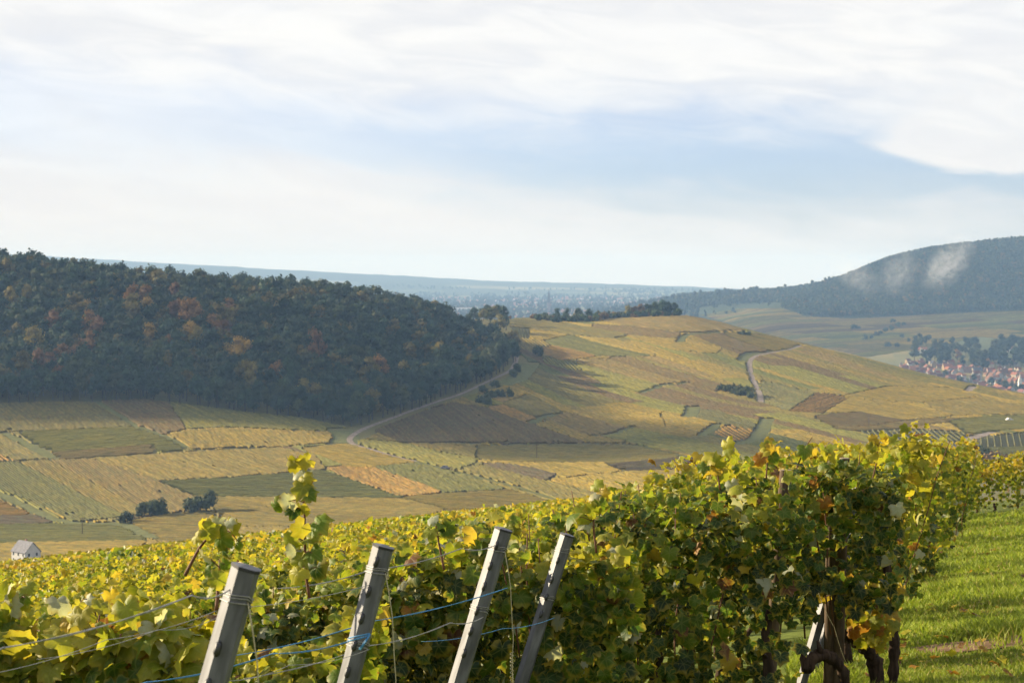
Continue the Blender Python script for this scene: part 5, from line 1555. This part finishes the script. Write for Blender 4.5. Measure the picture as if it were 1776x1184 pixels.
# ------------------------------------------------------------------ posts, stakes, wires and twine
def grey_post(label, top, lean, width, slots, ties, hang):
    """bent-steel vineyard post: long octagonal profile, raised hooks, wrapped ties"""
    tx, ty, tz = top
    gz = plane_z(tx, ty)
    ax = Vector((lean, 0.02, 1.0)).normalized()
    Ln = (tz - gz) / ax.z + 0.35
    e = obj('trellis_post', None, loc=Vector(top) - ax * Ln, label=label, cat='post', group='grey trellis posts at the row ends')
    e.rotation_euler = ax.to_track_quat('Z', 'Y').to_euler()
    rot = e.rotation_euler.to_matrix()
    # local frame whose front faces the viewer
    f = rot.transposed() @ Vector((0.05, -1, 0)); a0 = math.atan2(f.y, f.x)
    w = width / 2
    prof = [(-.42, -1.0), (.72, -1.0), (1.0, -.55), (1.0, .45), (.6, .8), (-.6, .8), (-1.0, .15), (-.98, .10)]
    def loc2(u, v):
        q = Vector((u * w, v * w, 0))
        c, s = math.cos(a0 + math.pi / 2), math.sin(a0 + math.pi / 2)
        return (q.x * c - q.y * s, q.x * s + q.y * c)
    R = [loc2(u, v) for u, v in prof]
    n = len(R)
    V = np.array([(x, y, z) for z in (0, Ln) for x, y in R])
    F = [np.array([(i, (i + 1) % n, n + (i + 1) % n, n + i) for i in range(n)]), np.array([list(range(n))[::-1]])]
    obj('shaft', mk_mesh('shaft', V, F, M_post), e)
    # slightly domed cap with a dark rim
    V = np.array([(x * sc, y * sc, z) for z, sc in ((Ln - .006, 1.05), (Ln + .001, 1.06), (Ln + .004, 1.0)) for x, y in R] + [(0, 0, Ln + .006)])
    Q = np.array([(k * n + i, k * n + (i + 1) % n, (k + 1) * n + (i + 1) % n, (k + 1) * n + i) for k in range(1) for i in range(n)])
    obj('rim', mk_mesh('rim', V[:2 * n], Q, M_rim), e)
    T = np.array([(i, (i + 1) % n, n) for i in range(n)])
    V2 = np.concatenate([V[n:2 * n], V[-1:]])
    obj('cap', mk_mesh('cap', V2, T, M_cap), e)
    for sl_ in slots:
        z = Ln - sl_
        x, y = loc2(-0.30, -.98); ox, oy = loc2(-0.30, -1.14)
        V, F = tube([(x, y, z - .013), (ox, oy, z - .009), (ox, oy, z + .009), (x, y, z + .013)], [.006, .0075, .0075, .006], 6)
        obj('hook', mk_mesh('hook', V, F, M_hook, smooth=True), e)
    for tz_ in ties:
        parts = []
        for q_, dz in ((1.06, 0), (1.10, -.010), (1.08, .006)):
            loop = [(x * q_, y * q_, Ln - tz_ + dz + 0.006 * math.sin(i * 1.7)) for i, (x, y) in enumerate(R)]
            parts.append(tube(loop + [loop[0]], [.0014] * (n + 1), 5, cap=False))
        V, F = join(parts); obj('wire_tie', mk_mesh('wire_tie', V, F, M_wire, smooth=True), e)
    if hang:
        x, y = loc2(0.9, -0.9)
        base = Vector((x, y, Ln - ties[0]))
        dn = rot.transposed() @ Vector((0.015, 0.0, -1))
        pts = [base + dn * t + Vector((0.004 * math.sin(t * 40), 0.003 * math.cos(t * 31), 0)) for t in np.linspace(0, 0.8, 14)]
        pts = [Vector(base) + (rot.transposed() @ Vector((0.02 * min(i / 3, 1), -0.01, 0))) * (1 if i else 0) + (p - base) for i, p in enumerate(pts)]
        V, F = tube([tuple(p) for p in pts], [.0016] * len(pts), 5); obj('hanging_cord', mk_mesh('hanging_cord', V, F, M_cord, smooth=True), e)
    return e


grey_post('tallest grey metal post with domed dark cap', pix(425, 984, 4.2), 0.285, 0.061, [.175, .255, .335, .415], [.066], True)
grey_post('grey metal post with a blue twine knot', pix(664, 948, 5.84), 0.26, 0.061, [.045, .135, .215, .295, .375], [.07, .29], True)
grey_post('grey metal post standing free before green leaves', pix(873, 918, 7.1), 0.30, 0.061, [.06, .135, .21, .30, .375, .455], [.07, .29], True)
grey_post('dark grey metal post half hidden by green leaves', pix(984, 928, 8.98), 0.31, 0.061, [.12, .21, .29, .37], [.07, .29], False)
grey_post('short grey post end poking from the vine wall by the grass', pix(1490, 836, 12.6), 0.28, 0.062, [.08], [.09], False)
grey_post('small grey post end behind the twin wooden stakes', pix(1508, 826, 14.4), 0.28, 0.06, [.08], [], False)


def wood_stake(label, top, base, r):
    top, base = Vector(top), Vector(base)
    e = obj('wooden_stake', None, loc=base, label=label, cat='stake')
    P = [np.array(base + (top - base) * t - base) for t in np.linspace(-0.1, 1, 9)]
    V, F = tube(P, [r * rng.uniform(0.94, 1.06) for _ in P], 12, 0.04, cap=False); obj('shaft', mk_mesh('shaft', V, F, M_wood, smooth=True), e)
    V, F = tube([P[-1] - np.array((0, 0, .002)), P[-1] + np.array((0, 0, .003))], [r * .98, r * .9], 12); obj('sawn_top', mk_mesh('sawn_top', V, F, M_woodend), e)
    ring = [P[-3] + r * 1.05 * np.array((math.cos(a), math.sin(a), 0.1 * math.sin(2 * a))) for a in np.linspace(0, 6.283, 13)]
    V, F = tube(ring, [.002] * 13, 4, cap=False); obj('wire_tie', mk_mesh('wire_tie', V, F, M_wire), e)


def gpt(px, d):
    x = (px - CX) / FPX * d
    return Vector((x, d, float(plane_z(x, d))))


wood_stake('leaning wooden stake running up through the dark vine wall', pix(1364, 816, 11.08), gpt(1328, 11.0), 0.035)
wood_stake('weathered round wooden stake top, shorter of the twin pair', pix(1447, 800, 12.42), gpt(1440, 12.6), 0.036)
wood_stake('paler round wooden stake top of the twin pair', pix(1466, 795, 12.40), gpt(1455, 12.58), 0.034)


def wire(name, label, pts, r, mat, cat, group, strands=1):
    W = [np.array(pix(*p)) for p in pts]
    parts = []
    for s_ in range(strands):
        Q = []
        for i in range(len(W) - 1):
            for t in np.linspace(0, 1, 12, endpoint=False):
                p = W[i] + (W[i + 1] - W[i]) * t + np.array((0, 0, -0.012 * 4 * t * (1 - t)))
                a = (i * 12 + t * 12) * 0.55 + s_ * 3.14
                Q.append(p + r * 0.9 * (strands - 1) * np.array((0.2 * math.cos(a), math.cos(a), math.sin(a))))
        Q.append(W[-1])
        parts.append(tube(Q, [r] * len(Q), 5))
    V, F = join(parts)
    o = W[0]
    ob = obj(name, mk_mesh(name, V - o, F, mat, smooth=True), loc=tuple(o), label=label, cat=cat, group=group)
    return ob


TW = 'blue twines along the rows'
WR = 'thin trellis wires'
wire('blue_twine', 'upper double blue twine running from the third post behind the tallest post', [(880, 1021, 7.02), (640, 1080, 6.8), (400, 1140, 6.6), (100, 1215, 6.35)], 0.0012, M_twine, 'twine', TW, 2)
wire('blue_twine', 'lower blue twine tied to the post with the blue knot', [(622, 1108, 5.78), (470, 1136, 5.6), (250, 1186, 5.4), (0, 1245, 5.2)], 0.0012, M_twine, 'twine', TW, 2)
wire('blue_twine', 'short blue twine crossing the half hidden fourth post', [(962, 1073, 8.6), (872, 1092, 8.4), (730, 1115, 8.15)], 0.0012, M_twine, 'twine', TW)
# the knot: wraps and a loose tail
P0 = Vector(pix(622, 1108, 5.76))
kn = obj('twine_knot', None, loc=P0, label='bright blue twine knot with a loose tail on the second post', cat='knot')
for nm, pl in (('wrap', [(-.028, 0, .004), (0, -.012, .012), (.032, -.006, .018)]), ('wrap', [(-.03, 0, -.004), (0, -.012, .004), (.033, -.006, .014)]), ('tail', [(.033, -.008, .016), (.02, -.012, -.002), (.002, -.013, -.026)]), ('tail', [(.033, -.008, .017), (.024, -.014, .0), (.006, -.015, -.027)])):
    V, F = tube([(0.0 + a, b - 0.03, c) for a, b, c in pl], [.0024] * 3, 6); obj(nm, mk_mesh(nm, V, F, M_twine, smooth=True), kn)
wire('trellis_wire', 'top grey wire leading away from the tie of the tallest post', [(398, 1023, 4.18), (330, 1034, 4.14), (0, 1126, 3.95), (-150, 1168, 3.87)], 0.0012, M_wire, 'wire', WR, 2)
wire('trellis_wire', 'middle thin wire behind the tallest post', [(640, 1016, 5.8), (380, 1058, 5.55), (180, 1112, 5.3), (-60, 1178, 5.1)], 0.0010, M_wire, 'wire', WR)
wire('trellis_wire', 'lower thin wire behind the tallest post', [(372, 1074, 5.5), (270, 1094, 5.4), (60, 1146, 5.2)], 0.0009, M_wire, 'wire', WR)
wire('trellis_wire', 'top wire of the third post vanishing in the leaves', [(860, 946, 7.05), (800, 952, 6.9), (640, 990, 6.6), (480, 1022, 6.4)], 0.0012, M_wire, 'wire', WR, 2)
wire('trellis_wire', 'lower wire of the third post crossing to the knot post', [(838, 1072, 6.98), (780, 1082, 6.85), (640, 1122, 6.6), (420, 1180, 6.3)], 0.0011, M_wire, 'wire', WR, 2)
wire('trellis_wire', 'fine wire low between the first two posts', [(640, 1128, 5.7), (500, 1156, 5.5), (380, 1184, 5.3)], 0.0009, M_wire, 'wire', WR)
wire('trellis_wire', 'pale diagonal wire over the arched trunk', [(1422, 1030, 11.2), (1450, 1090, 11.3), (1470, 1150, 11.4)], 0.0012, M_cord, 'wire', WR)
# spring of the tension cord beside the third post
hel = [pix(888, 1133, 7.0) + Vector((0.006 * math.cos(a), 0.006 * math.sin(a), -a * 0.0021)) for a in np.linspace(0, 60, 240)]
V, F = tube([tuple(p) for p in hel], [.0013] * len(hel), 4)
o0 = np.array(pix(888, 1133, 7.0))
obj('tension_spring', mk_mesh('tension_spring', V - o0, F, M_cord, smooth=True), loc=tuple(o0), label='thin coiled tension spring hanging beside the third post', cat='spring')

# ------------------------------------------------------------------ gnarled trunks at the verge
def old_trunk(label, pts, rad):
    W = catmull(np.array([tuple(p) for p in pts]), 6)
    rr = np.interp(np.linspace(0, 1, len(W)), np.linspace(0, 1, len(rad)), rad)
    rr = rr * (1 + 0.16 * np.sin(np.arange(len(W)) * 1.9) + rng.normal(0, 0.08, len(W)))
    o = W[0]
    e = obj('old_vine', None, loc=tuple(o), label=label, cat='old vine', group='old vine trunks at the grass verge')
    V, F = tube(W - o, rr, 12, 0.13); obj('trunk', mk_mesh('trunk', V, F, M_bark, smooth=True), e)
    k = len(W) // 2
    V, F = tube([W[k] - o, W[k] - o + np.array((-.03, -.05, .04)), W[k] - o + np.array((-.05, -.07, .10))], [rr[k] * .6, rr[k] * .45, rr[k] * .2], 8, 0.15); obj('spur', mk_mesh('spur', V, F, M_bark, smooth=True), e)


old_trunk('black arched vine trunk curving over the grass', [gpt(1470, 12.1) - Vector((0, 0, .05)), pix(1468, 1178, 12.05), pix(1452, 1150, 12.0), pix(1432, 1139, 11.95), pix(1412, 1145, 11.9), pix(1402, 1165, 11.9), pix(1396, 1130, 11.95)], [.036, .034, .034, .036, .036, .03, .024])
old_trunk('thick gnarled vine trunk bending into the orange leaves', [gpt(1524, 13.0) - Vector((0, 0, .05)), pix(1524, 1178, 13.0), pix(1518, 1145, 13.0), pix(1502, 1122, 12.95), pix(1480, 1106, 12.9), pix(1462, 1102, 12.9), pix(1455, 1080, 12.9)], [.055, .05, .048, .046, .044, .034, .024])
old_trunk('straight shaggy vine trunk at the edge of the grass', [gpt(1552, 13.2) - Vector((0, 0, .05)), pix(1554, 1150, 13.2), pix(1555, 1100, 13.2), pix(1550, 1050, 13.2), pix(1545, 1020, 13.2), pix(1540, 960, 13.2)], [.036, .034, .03, .032, .028, .018])
old_trunk('slim dark vine trunk beneath the leaning stake', [gpt(1332, 10.6) - Vector((0, 0, .05)), pix(1336, 1180, 10.6), pix(1330, 1120, 10.6), pix(1338, 1060, 10.6)], [.03, .028, .026, .02])
# cluster of orange leaves hanging by the thick trunk
e = obj('hanging_leaf_spray', None, loc=pix(1520, 1060, 12.7), label='spray of orange-yellow leaves hanging over the gnarled trunk', cat='leaf spray')
o0 = np.array(pix(1520, 1060, 12.7))
for k in range(70):
    p = np.array(pix(rng.normal(1518, 20), rng.uniform(1005, 1125), 12.6 + rng.uniform(-.08, .12)))
    m3 = frame(np.array([[rng.normal(0, .5), -1, rng.normal(.2, .4)]]), np.array([[rng.normal(0, .4), 0, -1.0]]))[0]
    o = obj('leaf', LEAF_MESH[rng.randint(10)], e)
    o.color = tuple(np.array(LC[['gold', 'orange', 'yellow', 'gold', 'ygreen'][rng.randint(5)]]) * rng.uniform(.7, 1.05)) + (1,)
    sc = rng.uniform(.07, .125)
    m4 = Matrix.Identity(4)
    for a in range(3):
        for b in range(3): m4[a][b] = float(m3[a, b] * sc)
        m4[a][3] = float(p[a] - o0[a])
    o.matrix_basis = m4
V, F = tube([(0, .06, .28), (.01, .04, .05), (-.01, .03, -.2)], [.005, .004, .002], 5); obj('cane', mk_mesh('cane', V, F, M_cane), e)

# ------------------------------------------------------------------ grass of the verge
def grass():
    N = 420000
    y = np.exp(rng.uniform(math.log(9.6), math.log(47.5), N))
    pxg = np.where(rng.uniform(size=N) < 0.5, rng.uniform(1370, 1830, N), rng.uniform(1830, 3300, N))
    x = (pxg - CX) / FPX * y
    edge = np.interp(y, [9, 10.5, 12, 13.4, 47], [1.0, 1.22, 1.85, 2.42, 10.7])
    keep = (x > edge - np.where(y < 15, 1.5, 0.8)) & (x < 0.27 * y + 7.0)
    x, y = x[keep], y[keep]
    bare = (((x - 3.85 - 0.0 * y) / 0.75) ** 2 + ((y - 15.6) / 0.55) ** 2) < 1.0 + 0.8 * (vnoise(x, y, 0.3, 4) - 0.5)
    n1 = vnoise(x, y, 0.55, 31); n2 = vnoise(x, y, 1.7, 32)
    keep = (rng.uniform(size=len(x)) < 0.35 + 0.9 * n1) & (~bare | (rng.uniform(size=len(x)) < 0.08))
    x, y, n1, n2 = x[keep], y[keep], n1[keep], n2[keep]
    n = len(x)
    z = plane_z(x, y) - 0.01
    hgt = (0.03 + 0.12 * n1 ** 2.4 + 0.035 * n2) * rng.uniform(0.6, 1.4, n)
    wd = np.interp(y, [10, 20, 47], [0.0045, 0.008, 0.016]) * rng.uniform(0.7, 1.3, n)
    a = rng.uniform(0, 6.28, n); bx, by = np.cos(a), np.sin(a)
    la = rng.uniform(0, 6.28, n); ll = hgt * rng.uniform(0.2, 0.9, n)
    lx, ly = np.cos(la) * ll, np.sin(la) * ll
    V = np.stack([np.stack([x - bx * wd, y - by * wd, z], 1), np.stack([x + bx * wd, y + by * wd, z], 1),
                  np.stack([x + bx * wd * .8 + lx * .35, y + by * wd * .8 + ly * .35, z + hgt * .6], 1), np.stack([x - bx * wd * .8 + lx * .35, y - by * wd * .8 + ly * .35, z + hgt * .6], 1),
                  np.stack([x + lx, y + ly, z + hgt], 1)], 1).reshape(-1, 3)
    i = np.arange(n) * 5
    Q = np.stack([i, i + 1, i + 2, i + 3], 1); T = np.stack([i + 3, i + 2, i + 4], 1)
    u = rng.uniform(size=(n, 1))
    col = np.array((0.18, 0.25, 0.03)) * (1 - u) + np.array((0.31, 0.34, 0.05)) * u
    dry = (rng.uniform(size=n) < 0.05 + 0.10 * (n2 < 0.3))
    col[dry] = (0.40, 0.33, 0.12)
    col *= (0.75 + 0.5 * n2)[:, None]
    obj('grass', mk_mesh('grass', V, [Q, T], M_blade, np.repeat(col, 5, 0)), label='sunlit short green grass of the verge beside the vine rows', cat='grass', kind='stuff')
    print('blades', n)


grass()
n = 260
yy_ = np.exp(rng.uniform(math.log(11), math.log(40), n)); xx_ = np.interp(yy_, [9, 10.5, 12, 13.4, 47], [1.0, 1.22, 1.85, 2.42, 10.7]) + rng.exponential(0.7, n) - 0.3
P = np.stack([xx_, yy_, plane_z(xx_, yy_) + rng.uniform(0.03, 0.08, n)], 1)
V, F, L, Cc = bake_leaves(LEAF_MID, P, frame(np.stack([rng.normal(0, .4, n), rng.normal(0, .4, n), np.ones(n)], 1), rng.normal(size=(n, 3))), rng.uniform(.05, .1, n), np.array([LC[['gold', 'brown', 'orange', 'yellow'][rng.randint(4)]] for _ in range(n)]))
obj('fallen_leaves', mk_mesh('fallen_leaves', V, F, M_leaf, Cc, L, smooth=True), label='fallen yellow and brown vine leaves lying in the grass', cat='leaves', kind='stuff')
# bare earth patch in the grass
ang = np.linspace(0, 2 * math.pi, 28, endpoint=False)
rim = np.stack([3.85 + 0.85 * np.cos(ang) * (1 + .15 * np.sin(3 * ang)), 15.6 + 0.55 * np.sin(ang) * (1 + .2 * np.cos(2 * ang))], 1)
V = np.array([(3.85, 15.6, plane_z(3.85, 15.6) + .03)] + [(a, b, plane_z(a, b) + .012) for a, b in rim])
T = np.array([(0, i + 1, (i + 1) % 28 + 1) for i in range(28)])
M_soil = mat_simple('bare_soil', (0.20, 0.13, 0.08), 0.95, 0.05, nscale=8, var=0.45, bump=0.8)
obj('bare_soil_patch', mk_mesh('bare_soil_patch', V, T, M_soil, smooth=True), label='small patch of bare reddish soil in the grass', kind='structure')

# ------------------------------------------------------------------ mist wisps and haze
def mist(label, px, py, d, sx, sz, tilt, dens):
    p = pix(px, py, d)
    r = np.random.RandomState(int(px))
    nlat, nlon = 10, 16
    V = []
    for i in range(nlat + 1):
        for j in range(nlon):
            a = math.pi * i / nlat; b = 2 * math.pi * j / nlon
            V.append((math.sin(a) * math.cos(b), math.sin(a) * math.sin(b), math.cos(a)))
    V = np.array(V) * np.array((sx, 60, sz))
    F = [(i * nlon + j, (i + 1) * nlon + j, (i + 1) * nlon + (j + 1) % nlon, i * nlon + (j + 1) % nlon) for i in range(nlat) for j in range(nlon)]
    m, t = new_mat('mist')
    tc = t.n('ShaderNodeTexCoord')
    mp = t.n('ShaderNodeMapping'); mp.inputs['Scale'].default_value = (1 / sx, 1 / 60, 1 / sz); t.link(tc.outputs['Object'], mp.inputs[0])
    ln = t.n('ShaderNodeVectorMath', operation='LENGTH'); t.link(mp.outputs[0], ln.inputs[0])
    fall = t.ramp(ln.outputs['Value'], 1.0, 0.0)
    n = t.noise(tc.outputs['Object'], 0.03, 5, 0.68, 1.4)
    dn = t.m('MULTIPLY', t.m('MULTIPLY', fall, t.ramp(n, 0.40, 0.66)), dens)
    pv = t.n('ShaderNodeVolumePrincipled'); pv.inputs['Color'].default_value = (0.95, 0.95, 0.97, 1); t.link(dn, pv.inputs['Density'])
    o_ = t.n('ShaderNodeOutputMaterial'); t.link(pv.outputs[0], o_.inputs['Volume'])
    o = obj('mist_wisp', mk_mesh('mist_wisp', V, np.array(F), m, smooth=True), loc=p, label=label, cat='mist', kind='stuff')
    o.rotation_euler = (0, tilt, 0)


mist('bright slanting wisp of mist on the wooded hill', 1644, 458, 4700, 52, 100, 0.75, 0.024)
mist('faint upright wisp of mist on the wooded hill', 1560, 470, 4700, 56, 85, 0.3, 0.010)
mist('pale bank of mist at the shoulder of the wooded hill', 1486, 478, 4700, 80, 46, 0.6, 0.010)

V, F = box(0, 0, -60, 44000, 44000, 1000)
V[:, 2] = np.where(V[:, 2] > 0, 215.0, -460.0)
m, t = new_mat('haze')
pv = t.n('ShaderNodeVolumePrincipled')
pv.inputs['Color'].default_value = HAZE_COLOR
pv.inputs['Density'].default_value = HAZE_DENSITY
pv.inputs['Anisotropy'].default_value = 0.0
pv.inputs['Absorption Color'].default_value = (0.4, 0.4, 0.4, 1)
o_ = t.n('ShaderNodeOutputMaterial'); t.link(pv.outputs[0], o_.inputs['Volume'])
obj('haze', mk_mesh('haze', V, F, m), label='thin blue autumn haze filling the valley air', kind='stuff')

# ------------------------------------------------------------------ labels of look-alikes: say which one by counting along the slope
def ordinal(n):
    ones = ['', 'first', 'second', 'third', 'fourth', 'fifth', 'sixth', 'seventh', 'eighth', 'ninth', 'tenth', 'eleventh', 'twelfth', 'thirteenth', 'fourteenth', 'fifteenth', 'sixteenth', 'seventeenth', 'eighteenth', 'nineteenth']
    tens = ['', '', 'twent', 'thirt', 'fort', 'fift', 'sixt', 'sevent', 'eight', 'ninet']
    if n >= 100:
        w = ['', 'hundred', 'two-hundred', 'three-hundred'][n // 100]
        return w + 'th' if n % 100 == 0 else w + '-' + ordinal(n % 100)
    if n < 20: return ones[n]
    return tens[n // 10] + ('ieth' if n % 10 == 0 else 'y-' + ones[n % 10])


same = {}
for o in list(C.objects):
    if o.parent is None and 'label' in o and 'category' in o and o.get('kind') is None:
        same.setdefault(o['label'], []).append(o)
for lb, os_ in same.items():
    if len(os_) < 2: continue
    os_.sort(key=lambda o: o.location.x / o.location.y)
    side = 'counting towards the track' if 'forest' in lb else 'counted from the slope'
    for i, o in enumerate(os_):
        o['label'] = f'{ordinal(i + 1)} {lb}, {side}'
